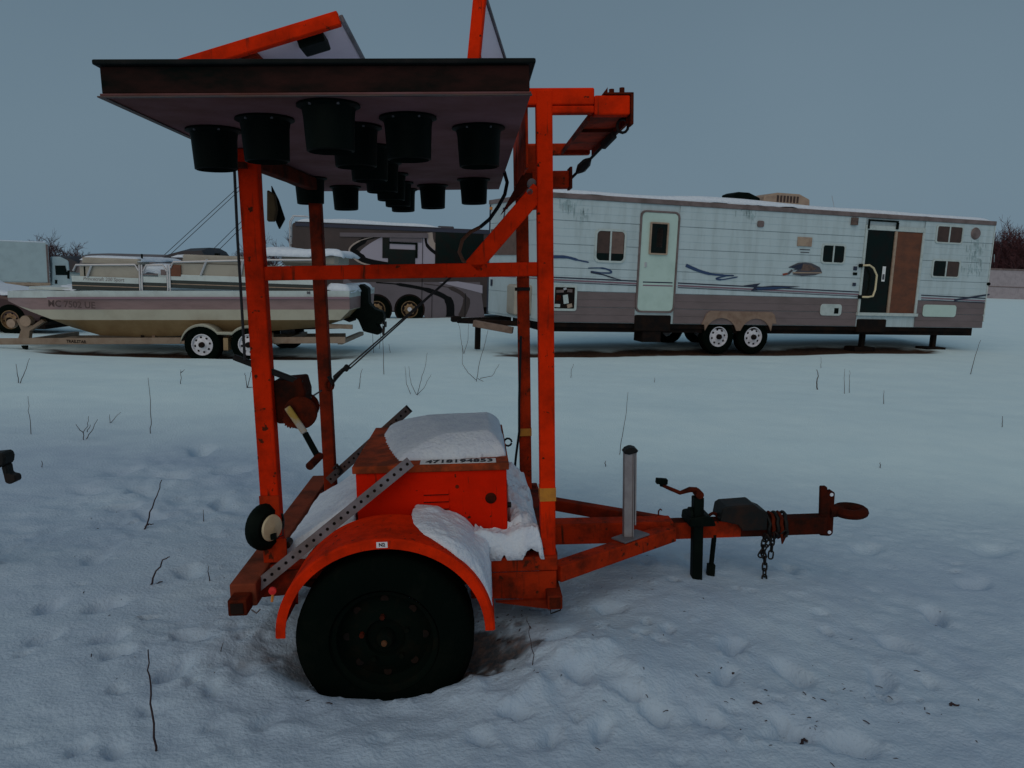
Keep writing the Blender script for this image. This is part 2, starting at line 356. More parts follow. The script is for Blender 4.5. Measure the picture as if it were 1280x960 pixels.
def grow(a, b, step, k): 
    r = [a]; 
    while r[-1] < b: r.append(r[-1]+step); step *= k
    return r
xf = list(np.arange(-2.6, 3.0, .017)); xs = sorted([-v for v in grow(2.62, 10, .03, 1.025)]+[-v for v in grow(10.4, 220, .4, 1.12)]+xf+grow(3.02, 14, .03, 1.025)+grow(14.5, 220, .5, 1.12))
ys = sorted([-v for v in grow(-1.3, 30, .06, 1.3)]+list(np.arange(1.33, 4.6, .017))+grow(4.62, 19, .028, 1.012)+grow(19.4, 500, .25, 1.06))
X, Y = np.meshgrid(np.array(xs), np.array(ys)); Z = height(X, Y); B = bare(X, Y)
nx, ny = len(xs), len(ys)
me = bpy.data.meshes.new('snow_ground'); me.vertices.add(nx*ny)
me.vertices.foreach_set('co', np.stack([X, Y, Z], -1).reshape(-1).astype(np.float32))
I = np.arange(nx*ny).reshape(ny, nx); q = np.stack([I[:-1, :-1], I[:-1, 1:], I[1:, 1:], I[1:, :-1]], -1).reshape(-1, 4)
me.loops.add(q.size); me.loops.foreach_set('vertex_index', q.reshape(-1).astype(np.int32))
me.polygons.add(len(q)); me.polygons.foreach_set('loop_start', np.arange(0, q.size, 4, dtype=np.int32))
me.polygons.foreach_set('use_smooth', np.ones(len(q), bool))
trod_dim = np.clip((1-sst(3.6, 6.6, np.hypot(X*.5, Y))) + .9*sst(-.5, -2.2, X)*(1-sst(5, 8.5, Y)), 0, 1)  # near and left snow: trampled tone with dimmer foreground light painted into its colour
at2 = me.attributes.new('trod_dim', 'FLOAT', 'POINT'); at2.data.foreach_set('value', trod_dim.reshape(-1).astype(np.float32))
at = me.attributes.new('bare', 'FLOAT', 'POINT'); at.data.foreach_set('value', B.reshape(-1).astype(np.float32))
me.update(); me.validate()
gm = bpy.data.materials.new('snow_ground'); gm.use_nodes = True; t = gm.node_tree; b = t.nodes['Principled BSDF']
b.inputs['Roughness'].default_value = .8; b.inputs['Specular IOR Level'].default_value = .2
tcn = t.nodes.new('ShaderNodeTexCoord')
n1 = t.nodes.new('ShaderNodeTexNoise'); n1.inputs['Scale'].default_value = 1.8; n1.inputs['Detail'].default_value = 10; n1.inputs['Roughness'].default_value = .7
r1 = t.nodes.new('ShaderNodeValToRGB'); r1.color_ramp.elements[0].position = .35; r1.color_ramp.elements[1].position = .7
r1.color_ramp.elements[0].color = (.66, .86, .93, 1); r1.color_ramp.elements[1].color = (.73, .92, .97, 1)
n2 = t.nodes.new('ShaderNodeTexNoise'); n2.inputs['Scale'].default_value = 28; n2.inputs['Detail'].default_value = 6
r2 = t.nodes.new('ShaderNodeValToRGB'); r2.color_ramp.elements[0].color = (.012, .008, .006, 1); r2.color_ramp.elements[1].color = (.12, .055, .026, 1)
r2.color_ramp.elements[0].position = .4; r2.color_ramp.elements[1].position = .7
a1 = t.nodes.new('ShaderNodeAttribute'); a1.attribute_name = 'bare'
mxn = t.nodes.new('ShaderNodeMixRGB'); n3 = t.nodes.new('ShaderNodeTexNoise'); n3.inputs['Scale'].default_value = 70; n3.inputs['Detail'].default_value = 5
# scattered grit and grass bits melting through
n4 = t.nodes.new('ShaderNodeTexNoise'); n4.inputs['Scale'].default_value = 11; n4.inputs['Detail'].default_value = 8; n4.inputs['Roughness'].default_value = .75
r4 = t.nodes.new('ShaderNodeValToRGB'); r4.color_ramp.elements[0].position = .685; r4.color_ramp.elements[1].position = .74
r4.color_ramp.elements[0].color = (0, 0, 0, 1); r4.color_ramp.elements[1].color = (.75, .75, .75, 1)
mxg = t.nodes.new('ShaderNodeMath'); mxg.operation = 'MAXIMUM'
bp = t.nodes.new('ShaderNodeBump'); bp.inputs['Strength'].default_value = .6; bp.inputs['Distance'].default_value = .012
for n in (n1, n2, n3, n4): t.links.new(tcn.outputs['Object'], n.inputs['Vector'])
t.links.new(n1.outputs['Fac'], r1.inputs['Fac']); t.links.new(n2.outputs['Fac'], r2.inputs['Fac']); t.links.new(n4.outputs['Fac'], r4.inputs['Fac'])
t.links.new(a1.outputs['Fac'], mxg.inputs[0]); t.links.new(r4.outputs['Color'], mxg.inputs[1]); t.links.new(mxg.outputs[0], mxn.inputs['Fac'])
r1b = t.nodes.new('ShaderNodeValToRGB'); r1b.color_ramp.elements[0].position = .35; r1b.color_ramp.elements[1].position = .7  # darker, bluer snow ramp, foreground dimness put into the colour
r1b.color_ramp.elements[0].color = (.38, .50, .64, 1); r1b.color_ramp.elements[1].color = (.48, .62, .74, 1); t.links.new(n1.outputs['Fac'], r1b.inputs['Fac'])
a2_ = t.nodes.new('ShaderNodeAttribute'); a2_.attribute_name = 'trod_dim'; mxt = t.nodes.new('ShaderNodeMixRGB'); t.links.new(a2_.outputs['Fac'], mxt.inputs['Fac'])
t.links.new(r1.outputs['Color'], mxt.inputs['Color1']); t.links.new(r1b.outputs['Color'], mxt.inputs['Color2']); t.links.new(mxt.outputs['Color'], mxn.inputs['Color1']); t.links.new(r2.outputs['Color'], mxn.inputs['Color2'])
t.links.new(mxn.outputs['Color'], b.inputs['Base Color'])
t.links.new(n3.outputs['Fac'], bp.inputs['Height']); t.links.new(bp.outputs['Normal'], b.inputs['Normal'])
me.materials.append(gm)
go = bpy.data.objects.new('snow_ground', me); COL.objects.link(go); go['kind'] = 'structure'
def hz(x, y): return float(height(np.array([x]), np.array([y]))[0])
def on_ground(px, py):
    z = .15
    for _ in range(12): p = at_z(px, py, z); z = .5*z+.5*hz(p.x, p.y)
    return at_z(px, py, z)

# a lump of snow: height grid over an outline test; sunk a little into what carries it
def snow_lump(name, fn, x0, x1, y0, y1, n, m, parent=None):
    """fn(u,v)->(x,y,z_bottom,thickness) ; vertices with thickness<=0 are dropped"""
    mb = MB(); idx = {}; dead = set()
    for j in range(m+1):
        for i in range(n+1):
            x, y, zb, th = fn(x0+(x1-x0)*i/n, y0+(y1-y0)*j/m)
            if th <= -.004: dead.add((i, j))
            idx[i, j] = len(mb.v); mb.v.append((x, y, zb+max(th, -.004)))
    for j in range(m):
        for i in range(n):
            k = [(i, j), (i+1, j), (i+1, j+1), (i, j+1)]
            if not all(q in dead for q in k): mb.f.append(tuple(idx[q] for q in k))
    o = mb.build(name, 'snow', parent, smooth=True, angle=80)
    md = o.modifiers.new('s', 'SOLIDIFY'); md.thickness = .006; md.offset = -1
    return o
def sn(x, y, s, o=3): return float(fbm(np.array([x]), np.array([y]), s, o)[0])

# ================================================================== the orange arrow-board trailer
AL = R_(2.9); GA = R_(3.2); T0 = Vector((-.45, 3.475, 0))
TR = Matrix.Rotation(GA, 4, 'Z') @ Matrix.Rotation(-AL, 4, 'Y')
TRi = TR.to_3x3().transposed(); C0 = TRi @ (CAM-T0)
def Qy(px, py, y): d = TRi @ ray(px, py); return C0 + d*((y-C0.y)/d.y)
def Qz(px, py, z): d = TRi @ ray(px, py); return C0 + d*((z-C0.z)/d.z)
def TW(p): return T0 + TR.to_3x3() @ Vector(p)
TROT = TR.to_euler()
tr = thing('arrow_board_trailer', 'orange arrow board trailer with one big dark wheel standing in the snow', 'trailer', T0, TROT)
NY, FY = -.475, .475
XA, XB, XC, XD = -.498, .624, -.445, .597      # near rear, near front, far rear, far front posts
PW = .062
def P(name, mb, m, parent=None, **k): return mb.build(name, m, parent or tr, **k)
def beam(name, a, b, wd, h, m='orange', parent=None, up=(0, 0, 1), bevel=.006, ext=0): return P(name, MB().beam(a, b, wd, h, up, ext), m, parent, bevel=bevel, seg=2)

# posts
pr = beam('post', (XA, NY, .50), (XA, NY, 2.125), PW+.012, PW, 'orange_dirty', up=(0, 1, 0))
beam('reflective_tape', (XA, NY-PW/2-.004, .70), (XA, NY-PW/2-.004, .78), PW+.016, .004, 'orange_worn', pr, (0, 1, 0), 0)
pf = beam('post', (XB, NY, .405), (XB, NY, 2.33), PW, PW, up=(0, 1, 0))
beam('yellow_tape', (XB, NY, .72), (XB, NY, .775), PW+.004, PW+.004, 'yellow', pf, (0, 1, 0), 0)
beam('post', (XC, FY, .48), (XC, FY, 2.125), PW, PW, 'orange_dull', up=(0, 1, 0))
q = beam('post', (XD, FY, .48), (XD, FY, 2.29), PW, PW, 'orange_worn', up=(0, 1, 0))
beam('yellow_tape', (XD, FY, .78), (XD, FY, .82), PW+.004, PW+.004, 'yellow', q, (0, 1, 0), 0)
# mid rails
beam('side_rail', (XA+PW/2, NY, 1.66), (XB-PW/2, NY, 1.66), .05, .055, 'orange_dirty')
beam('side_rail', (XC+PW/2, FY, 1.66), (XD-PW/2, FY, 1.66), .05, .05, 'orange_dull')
beam('brace', (.335, NY, 1.67), (XB-.02, NY, 1.965), .05, .066)
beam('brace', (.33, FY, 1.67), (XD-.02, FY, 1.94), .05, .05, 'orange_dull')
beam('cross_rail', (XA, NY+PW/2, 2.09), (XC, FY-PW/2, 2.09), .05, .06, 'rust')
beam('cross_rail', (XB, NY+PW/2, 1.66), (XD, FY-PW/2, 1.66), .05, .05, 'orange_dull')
beam('cross_rail', (XA, NY+PW/2, 1.17), (XC, FY-PW/2, 1.17), .04, .04, 'orange_dull') if False else None
# gusset plate and hinge bracket behind the front post
P('gusset_plate', MB().prism([(p.x, p.z) for p in (Qy(*q, .2) for q in ((645, 182), (674, 182), (674, 262), (640, 264), (656, 240), (644, 238)))], 'y', .20, .212), 'orange_worn', bevel=.002)
P('gusset_plate', MB().prism([(.46, 1.885), (.60, 2.02), (.60, 2.06), (.56, 2.06)], 'y', -.20, -.19), 'rust', bevel=.002)
P('hinge_bolt', MB().cyl((.565, -.44, 1.955), (.565, -.50, 1.955), .012, 10).cyl((.575, -.44, 1.99), (.575, -.48, 1.99), .017, 10), 'galv', smooth=True)
P('gusset_plate', MB().prism([(.555, 2.05), (.565, 2.05), (.565, 2.30), (.555, 2.30)], 'y', NY+.02, FY-.02), 'orange_worn', bevel=.002)
# top bracket: near arm, far arm, tray between them
beam('top_arm', (.555, NY, 2.305), (.815, NY, 2.305), .055, .062, 'orange')
beam('top_arm', (.648, NY-.001, 2.258), (.815, NY-.001, 2.258), .05, .028, 'orange')
beam('top_arm', (.815, NY, 2.272), (.952, NY, 2.272), .055, .072, 'orange')
beam('top_arm', (XD+.03, FY, 2.252), (.945, FY, 2.252), .05, .055, 'orange_worn')
tray = P('tray', MB().bb(.80, .955, NY+.03, FY-.028, 2.243, 2.251), 'orange_worn', bevel=.001)
P('tray_lip', MB().bb(.796, .806, NY+.03, FY-.028, 2.225, 2.2425), 'orange_dull', tray)
P('tray_lip', MB().bb(.95, .962, NY+.03, FY-.028, 2.215, 2.2425), 'orange_dull', tray)
P('tray_rib', MB().bb(.81, .948, -.16, -.15, 2.230, 2.2428), 'rust', tray)
P('bolt', MB().cyl((.885, NY, 2.30), (.885, NY, 2.335), .010, 8), 'rust'); P('bolt', MB().cyl((.925, NY, 2.30), (.925, NY, 2.34), .010, 8), 'rust')
P('end_strap', MB().bb(.9535, .965, NY-.03, NY+.03, 2.20, 2.318).bb(.855, .965, NY-.03, NY+.03, 2.3095, 2.318), 'rust', bevel=.002)
P('latch_tab', MB().prism([(.84, 2.306), (.868, 2.306), (.868, 2.34)], 'y', NY-.01, NY+.01), 'rust')
beam('stub_tube', (.60, -.1, 2.04), (.765, -.1, 2.04), .075, .072, 'orange_worn'); P('stub_cap', MB().bb(.7655, .775, -.155, -.045, 2.0, 2.09), 'rust')
beam('stub_arm', (.60, -.1, 2.04), (.60, FY, 2.04), .05, .05, 'orange_dull')
# tensioner chain
a = Vector((.955, NY+.02, 2.225)); b_ = Vector((.775, -.1, 2.045)); dv = b_-a
ten = P('tensioner', MB().tube([a+dv*.16, a+dv*.98], .006, 6), 'blacksteel', smooth=True)
P('turnbuckle', MB().beam(a+dv*.22, a+dv*.42, .022, .03), 'blacksteel', ten, bevel=.004)
P('turnbuckle', MB().tube([a+dv*.64, a+dv*.70, a+dv*.80, a+dv*.88], [.008, .020, .022, .008], 8), 'blacksteel', ten, smooth=True)
rg = [a+dv*.09+Vector((.022*math.cos(k*.5236), 0, .026*math.sin(k*.5236))) for k in range(13)]
P('ring', MB().tube(rg, .006, 6, False), 'blacksteel', ten, smooth=True)

# ---- the sign lying flat on top, with 15 hooded lamps on its underside
SX0, SX1, SY0, SY1, SZ = -.614, .506, -1.385, 1.165, 2.126
st = thing('arrow_board', 'flat dark arrow board panel with black hooded lamps lying on top of the orange frame', 'sign', T0, TROT)
def S(name, mb, m, parent=None, **k): return mb.build(name, m, parent or st, **k)
sb = S('panel', MB().bb(SX0, SX1, SY0, SY1, SZ, SZ+.006), 'sign_under', bevel=.001)
for (x0, x1, y0, y1) in ((SX0, SX1, SY0, SY0+.012), (SX0, SX1, SY1-.012, SY1), (SX0, SX0+.012, SY0+.0125, SY1-.0125), (SX1-.012, SX1, SY0+.0125, SY1-.0125)):
    S('side_panel', MB().bb(x0+.004, x1-.004, y0+.004, y1-.004, SZ+.0065, SZ+.074), 'sign_side', bevel=.002)
S('top_panel', MB().bb(SX0-.008, SX1+.012, SY0-.012, SY1+.01, SZ+.0745, SZ+.088), 'sign_lip', bevel=.004, seg=2)
S('edge_strip', MB().bb(SX0-.006, SX1+.002, SY0-.003, SY0+.01, SZ-.004, SZ-.0005).bb(SX0-.006, SX0+.01, SY0+.0105, SY1, SZ-.004, SZ-.0005), 'galv_dark')
LP = [(-.487, -.895), (-.276, -1.074), (-.05, -1.268), (.154, -1.083), (.369, -.902), (-.03, -.93), (-.04, -.52), (-.045, -.08), (-.05, .33), (-.055, .72), (-.06, 1.085),
      (-.468, .47), (-.36, .90), (.125, .88), (.354, .60)]
def lamp_mesh():
    return MB().lathe([(.001, 0), (.086, 0), (.088, -.006), (.074, -.012), (.071, -.03), (.066, -.125), (.060, -.128), (.058, -.06), (.001, -.055)], (0, 0, 0), (0, 0, 1), 28)
l0 = None
for x, y in LP:
    if l0 is None: l0 = S('hooded_lamp', lamp_mesh(), 'black', smooth=True); l0.location = (x, y, SZ-.001); o = l0
    else: o = share('hooded_lamp', l0, st, (x, y, SZ-.001))
    if y < -.8:
        for k in (-1, 1): S('rivet', MB().cyl((.079*math.sin(k*.5), -.079*math.cos(k*.5), -.013), (.079*math.sin(k*.5), -.079*math.cos(k*.5), -.007), .004, 6), 'galv', o)
def bounce_snow(x, y):  # unseen snow layer added to bounce light onto the solar panel undersides
    e = min((x-SX0-.03)/.08, (SX1-.03-x)/.08, (y-SY0-.05)/.1, (SY1-.05-y)/.1); return x, y, SZ+.086, .03*max(0, min(1, e))**.5*(1+.3*sn(x, y, .3)) if e > 0 else -.004
o = snow_lump('settled_snow', bounce_snow, SX0, SX1, SY0, SY1, 24, 48); o.location = T0; o.rotation_euler = TROT; tag(o, 'thin unseen snow added on top of the flat arrow board to bounce light', 'snow')
# cord leaving the sign on the front side
ct = [Qy(*p, .35) for p in ((630, 214), (634, 228), (631, 243), (623, 258), (612, 274), (600, 284))]
S('power_cord', MB().tube(ct, .009, 8), 'cordblack', smooth=True)
ct = [Qy(*p, .35) for p in ((600, 284), (588, 290), (578, 300), (574, 315), (579, 326), (590, 332))]
S('power_cord', MB().tube(ct, .009, 8), 'cordorange', smooth=True)

# ---- two tilted solar panels on the sign
def solar(name, lab, p_lo, p_hi, wid, mid_box, vx=(0, 1, 0)):
    """panel whose near edge runs p_lo -> p_hi (trailer coords), reaching back wid in +y"""
    o = thing(name, lab, 'solar panel', T0, TROT, 'solar panels on the sign')
    a, b = Vector(p_lo), Vector(p_hi); d = (b-a).normalized(); vx = Vector(vx).normalized(); n = d.cross(vx).normalized()*-1; n = n if n.z > 0 or (abs(n.z) < .3 and n.x < 0) else -n
    def bar(nm, m, u0, u1, v0, v1, w0, w1, **k):
        mb = MB(); vs = [a+d*u+vx*v+n*w for w in (w0, w1) for u, v in ((u0, v0), (u1, v0), (u1, v1), (u0, v1))]
        mb.add(vs, [(3, 2, 1, 0), (4, 5, 6, 7), (0, 1, 5, 4), (1, 2, 6, 5), (2, 3, 7, 6), (3, 0, 4, 7)]); return mb.build(nm, m, o, **k)
    L = (b-a).length
    bar('back_sheet', 'panel_back', .002, L-.002, .002, wid-.002, -.004, .004)
    bar('cells', 'solar', .004, L-.004, .004, wid-.004, .0045, .009)
    bar('frame_rail', 'orange', 0, L, -.03, 0, -.024, .018, bevel=.003); bar('frame_rail', 'orange_dull', 0, L, wid, wid+.03, -.024, .012, bevel=.003)
    bar('frame_end', 'galv', L, L+.012, 0, wid, -.012, .012, bevel=.002); bar('frame_end', 'galv', -.012, 0, 0, wid, -.012, .012, bevel=.002)
    if mid_box: bar('junction_box', 'black', L*mid_box, L*mid_box+.085, .02, .13, -.04, -.0045, bevel=.004)
    if mid_box: bar('hinge_plate', 'orange_dull', L*.45, L*.62, .03, .28, -.02, -.0045)
    # leg down to the sign
    for v in (.02, wid-.02):
        p = a+d*L*.55+vx*v+n*-.0045; bm_ = MB().beam(p, (p.x+.02, p.y, SZ+.0875), .02, .012); bm_.build('leg', 'galv_dark', o)
    return o
hi = Qy(425, 24, -.95); lo = Qy(235, 82, -.95); dd = (hi-lo); lo2 = hi-dd*((hi.z-(SZ+.11))/dd.z)
solar('solar_panel', 'orange railed solar panel tilted low over the sign with a black junction box beneath', lo2, hi, .50, .80)
lo = Qy(592, 80, -.75); hi = Qy(601, -12, -.75); dd = hi-lo; lo2 = lo-dd*((lo.z-(SZ+.11))/dd.z)
solar('solar_panel', 'steeply raised solar panel with orange edge rail standing up from the sign', lo2, hi+dd*.0, .60, 0, Qy(632, 84, -.15)-hi)

# ---- chassis
beam('frame_rail', (-.60, NY-.01, .458), (.66, NY-.01, .458), .075, .062, 'orange_worn')
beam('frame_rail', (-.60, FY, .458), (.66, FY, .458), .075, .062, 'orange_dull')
beam('cross_member', (-.56, -.72, .455), (-.56, .80, .455), .10, .09, 'rust_brown', ext=0)
og = beam('outrigger_tube', (-.56, -.80, .44), (-.56, -.722, .44), .07, .062, 'rust'); P('tube_end', MB().bb(-.583, -.537, -.8045, -.8005, .420, .460), 'dark', og)
beam('cross_member', (.62, -.48, .462), (.62, .56, .462), .09, .054, 'orange_dull')
P('skirt_plate', MB().prism([(.36, .425), (.655, .425), (.655, .302), (.30, .318), (.30, .36)], 'y', NY-.047, NY-.037), 'orange_worn', bevel=.002)
og = beam('outrigger_tube', (.64, -.60, .322), (.64, .60, .322), .062, .06, 'orange_dull')
P('tube_end', MB().bb(.618, .662, -.604, -.6005, .300, .344), 'rust', og)
P('gusset_plate', MB().prism([(.40, .308), (.62, .27), (.62, .31)], 'y', NY-.07, NY-.048), 'orange_dull')
P('pin_handle', MB().tube([(.622, -.59, .296), (.622, -.59, .272), (.662, -.59, .285), (.664, -.59, .298)], .003, 5), 'blacksteel', smooth=True)
P('pin_handle', MB().tube([(-.518, -.77, .42), (-.50, -.77, .405), (-.485, -.77, .42)], .003, 5), 'galv', smooth=True)
# clearance lamp hanging at the rear of the fender
P('reflector', MB().lathe([(.001, 0), (.014, 0), (.014, .008), (.001, .01)], Qy(341, 738, -.86), (0, -1, 0), 16), 'red', smooth=True)
P('reflector_stem', MB().cyl(Qy(341, 742, -.855), Qy(340, 752, -.855), .005, 6), 'amber')
P('tail_plate', MB().bb(-.60, -.40, -.72, -.70, .37, .42), 'white_label') if False else None
P('license_bracket', MB().prism([(-.545, .39), (-.40, .40), (-.36, .50), (-.47, .50)], 'y', -.60, -.59), 'orange_dull')
# dull deck between rear cross member and box
P('deck_plate', MB().bb(-.508, -.17, NY+.03, FY-.04, .468, .476), 'orange_dull')
P('deck_plate', MB().bb(.47, .60, NY+.03, FY-.04, .468, .476), 'orange_dull')
# tongue: centre beam, A-frame, coupler
beam('tongue_beam', (.47, 0, .410), (1.27, 0, .402), .10, .102, 'orange_worn')
beam('tongue_beam', (1.271, 0, .402), (2.03, 0, .402), .076, .085, 'rust_dark')
P('paint_patch', MB().bb(1.272, 1.60, -.0395, -.0385, .362, .443), 'orange_worn')
beam('a_frame_arm', (.655, NY, .400), (1.255, -.05, .400), .075, .07, 'orange_worn')
beam('a_frame_arm', (.655, FY, .412), (1.255, .05, .412), .06, .06, 'orange_dull')
P('hook', MB().tube([(1.22, .05, .45), (1.22, .05, .475), (1.228, .05, .485), (1.236, .05, .478)], .004, 5), 'rust', smooth=True)
# upright galvanised U channel with base plate
ux, uy = 1.024, -.19
P('u_channel', MB().bb(ux-.026, ux+.012, uy-.022, uy-.018, .446, .845).bb(ux-.026, ux-.022, uy-.0175, uy+.02, .446, .845).bb(ux+.0125, ux+.017, uy-.03, uy+.02, .446, .845).bb(ux+.022, ux+.029, uy-.022, uy+.012, .50, .845), 'galv_light', bevel=.001)
P('channel_cap', MB().prism([(ux-.034, .838), (ux-.02, .856), (ux+.004, .866), (ux+.032, .856), (ux+.034, .842), (ux-.006, .832)], 'y', uy-.036, uy+.03), 'blacksteel', bevel=.006)
P('base_plate', MB().beam((ux-.06, uy-.055, .442), (ux+.075, uy+.045, .442), .085, .008), 'galv', bevel=.002)
# tongue jack
jk = P('jack_tube', MB().bb(1.350, 1.398, -.105, -.055, -.06, .585), 'black', bevel=.004)
P('jack_mount', MB().prism([(1.325, .447), (1.455, .447), (1.44, .485), (1.405, .50), (1.33, .49)], 'y', -.12, .03), 'black', jk, bevel=.006)
P('jack_disc', MB().lathe([(.001, 0), (.034, 0), (.034, .012), (.001, .012)], (1.333, -.08, .50), (1, 0, 0), 18), 'black', jk, smooth=True)
cr = P('crank_arm', MB().tube([Qy(*p, -.08) for p in ((871, 612), (862, 612), (850, 616), (838, 611), (829, 607), (827, 603))], [.012, .014, .010, .009, .008, .008], 8), 'rust', jk, smooth=True)
P('crank_pivot', MB().cyl((1.375, -.112, .60), (1.375, -.05, .60), .019, 14), 'rust', jk, smooth=True)
P('crank_grip', MB().cyl(Qy(827, 608, -.08), Qy(827, 598, -.08), .010, 10).beam(Qy(820, 601, -.08), Qy(834, 602, -.08), .03, .026), 'black', cr, bevel=.003)
P('drop_leg', MB().tube([Qy(893, 668, -.03), Qy(889, 706, -.03)], .012, 10).beam(Qy(889, 705, -.03), Qy(884, 762, -.03), .03, .034), 'black', smooth=True)
# coupler block, pintle plate, lunette ring
P('coupler_block', MB().prism([(1.49, .452), (1.50, .512), (1.52, .524), (1.655, .530), (1.685, .505), (1.72, .49), (1.72, .40), (1.60, .40), (1.58, .43), (1.52, .446)], 'y', -.065, .065), 'blacksteel', bevel=.006, seg=2)
P('eye_bolt', MB().tube([Vector((1.475+.022*math.cos(k*.6), 0, .45+.022*math.sin(k*.6))) for k in range(6)], .008, 8), 'rust', smooth=True)
P('pintle_plate', MB().prism([(2.005, .345), (2.055, .34), (2.07, .352), (2.07, .56), (2.048, .575), (2.035, .56), (2.030, .592), (2.0, .592)], 'y', -.014, .014), 'rust_dark', bevel=.004)
for hx, hz_ in ((2.052, .552), (2.050, .362)): P('plate_hole', MB().lathe([(.001, 0), (.009, 0), (.009, .002), (.001, .002)], (hx, -.0146, hz_), (0, -1, 0), 12), 'snow')
P('lunette_ring', MB().tube([Vector((2.155+.062*math.cos(k*math.pi/12), .062*math.sin(k*math.pi/12), .462)) for k in range(25)], .024, 10, False), 'rust_dark', smooth=True)
P('ring_shank', MB().cyl((2.05, 0, .462), (2.12, 0, .462), .030, 12, .026), 'rust_dark', smooth=True)
# safety chains: wrapped coils plus hanging lengths of single links
lk = None
def link(c, rot):
    global lk
    if lk is None:
        pts = []
        for k in range(17):
            a2 = 2*math.pi*k/16; pts.append((.011*math.cos(a2), 0, .011*math.sin(a2)+(.010 if math.sin(a2) > .01 else -.010 if math.sin(a2) < -.01 else 0)))
        lk = P('chain_link', MB().tube(pts, .0042, 6, False), 'blacksteel', smooth=True); lk.location = c; lk.rotation_euler = rot; return
    share('chain_link', lk, tr, c, rot)
def chain(pts):
    d = 0; i = 0
    for a2, b2 in zip(pts, pts[1:]):
        a2 = Vector(a2); b2 = Vector(b2); L = (b2-a2).length; n = max(1, int(round(L/.030)))
        for k in range(n):
            p = a2+(b2-a2)*((k+.5)/n); r = (b2-a2).to_track_quat('Z', 'Y').to_euler()
            m = r.to_matrix() @ Matrix.Rotation(math.pi/2*(i % 2)+random.uniform(-.25, .25), 3, 'Z'); link(p, m.to_euler()); i += 1
cy = -.06
chain([Qy(956, 668, cy), Qy(953, 690, cy), Qy(956, 697, cy), Qy(955, 742, cy)])
chain([Qy(958, 668, cy-.02), Qy(962, 676, cy-.02), Qy(950, 695, cy-.02)])
chain([Qy(966, 668, cy), Qy(965, 680, cy), Qy(963, 698, cy)])
chain([Qy(968, 664, cy), Qy(976, 671, cy), Qy(984, 664, cy)])
for k in range(5):
    xx = 1.735+k*.021
    P('chain_wrap', MB().tube([(xx+random.uniform(-.006, .006), .056*math.cos(t2)*1.0, .404+.062*math.sin(t2)) for t2 in [j*math.pi/8 for j in range(17)]], .0085, 6, False), 'rust' if k % 2 else 'blacksteel', smooth=True)
P('chain_hook', MB().tube([Qy(977, 668, cy-.02), Qy(978, 679, cy-.02), Qy(981, 671, cy-.02)], .006, 6), 'rust', smooth=True)

# ---- equipment box with lid and number strip
BX0, BX1, BY0, BY1, BZ0, BZ1 = -.165, .460, -.42, .33, .490, .868
bo = P('equipment_box', MB().bb(BX0, BX1, BY0, BY1, BZ0, BZ1-.032), 'orange_box', bevel=.005, seg=2)
P('lid', MB().bb(BX0-.012, BX1+.010, BY0-.012, BY1+.01, BZ1-.0315, BZ1), 'orange_lid', bo, bevel=.004, seg=2)
for k in range(3): P('louvre', MB().prism([(0, 0), (-.010, -.004), (0, .016)], 'x', .112, .216), 'orange_box', bo).location = (0, BY0-.0005, .744-k*.031)
for k in range(3): P('louvre_slot', MB().bb(.112, .216, BY0-.0016, BY0-.0004, .7335-k*.031, .7425-k*.031), 'dark', bo)
P('rubber_plug', MB().lathe([(.001, .006), (.020, .006), (.024, 0)], (.392, BY0-.0005, .714), (0, -1, 0), 20), 'rust', bo, smooth=True)
P('keyhole', MB().lathe([(.001, .003), (.007, .003), (.008, 0)], (.252, BY0-.0005, .768), (0, -1, 0), 12), 'orange_dull', bo, smooth=True)
P('hasp_ring', MB().tube([Vector((BX1+.024+.018*math.cos(k*.6), -.02, BZ1-.01+.018*math.sin(k*.6))) for k in range(11)], .005, 6), 'blacksteel', bo, smooth=True)
P('catch', MB().cyl((BX1, -.35, .66), (BX1+.02, -.35, .66), .012, 10), 'blacksteel', bo, smooth=True)
a = Qz(524, 583, BZ1+.001); b_ = Qz(620, 577, BZ1+.001)
ls = P('number_strip', MB().bb(a.x, b_.x, BY0-.006, BY0+.062, BZ1+.0008, BZ1+.002), 'white_label', bo)
text('4718194853', .068, 'number', 'ink', bo, ((a.x+b_.x)/2+.006, BY0+.026, BZ1+.0030), (0, 0, 0), bold=.0015, squash=.83)

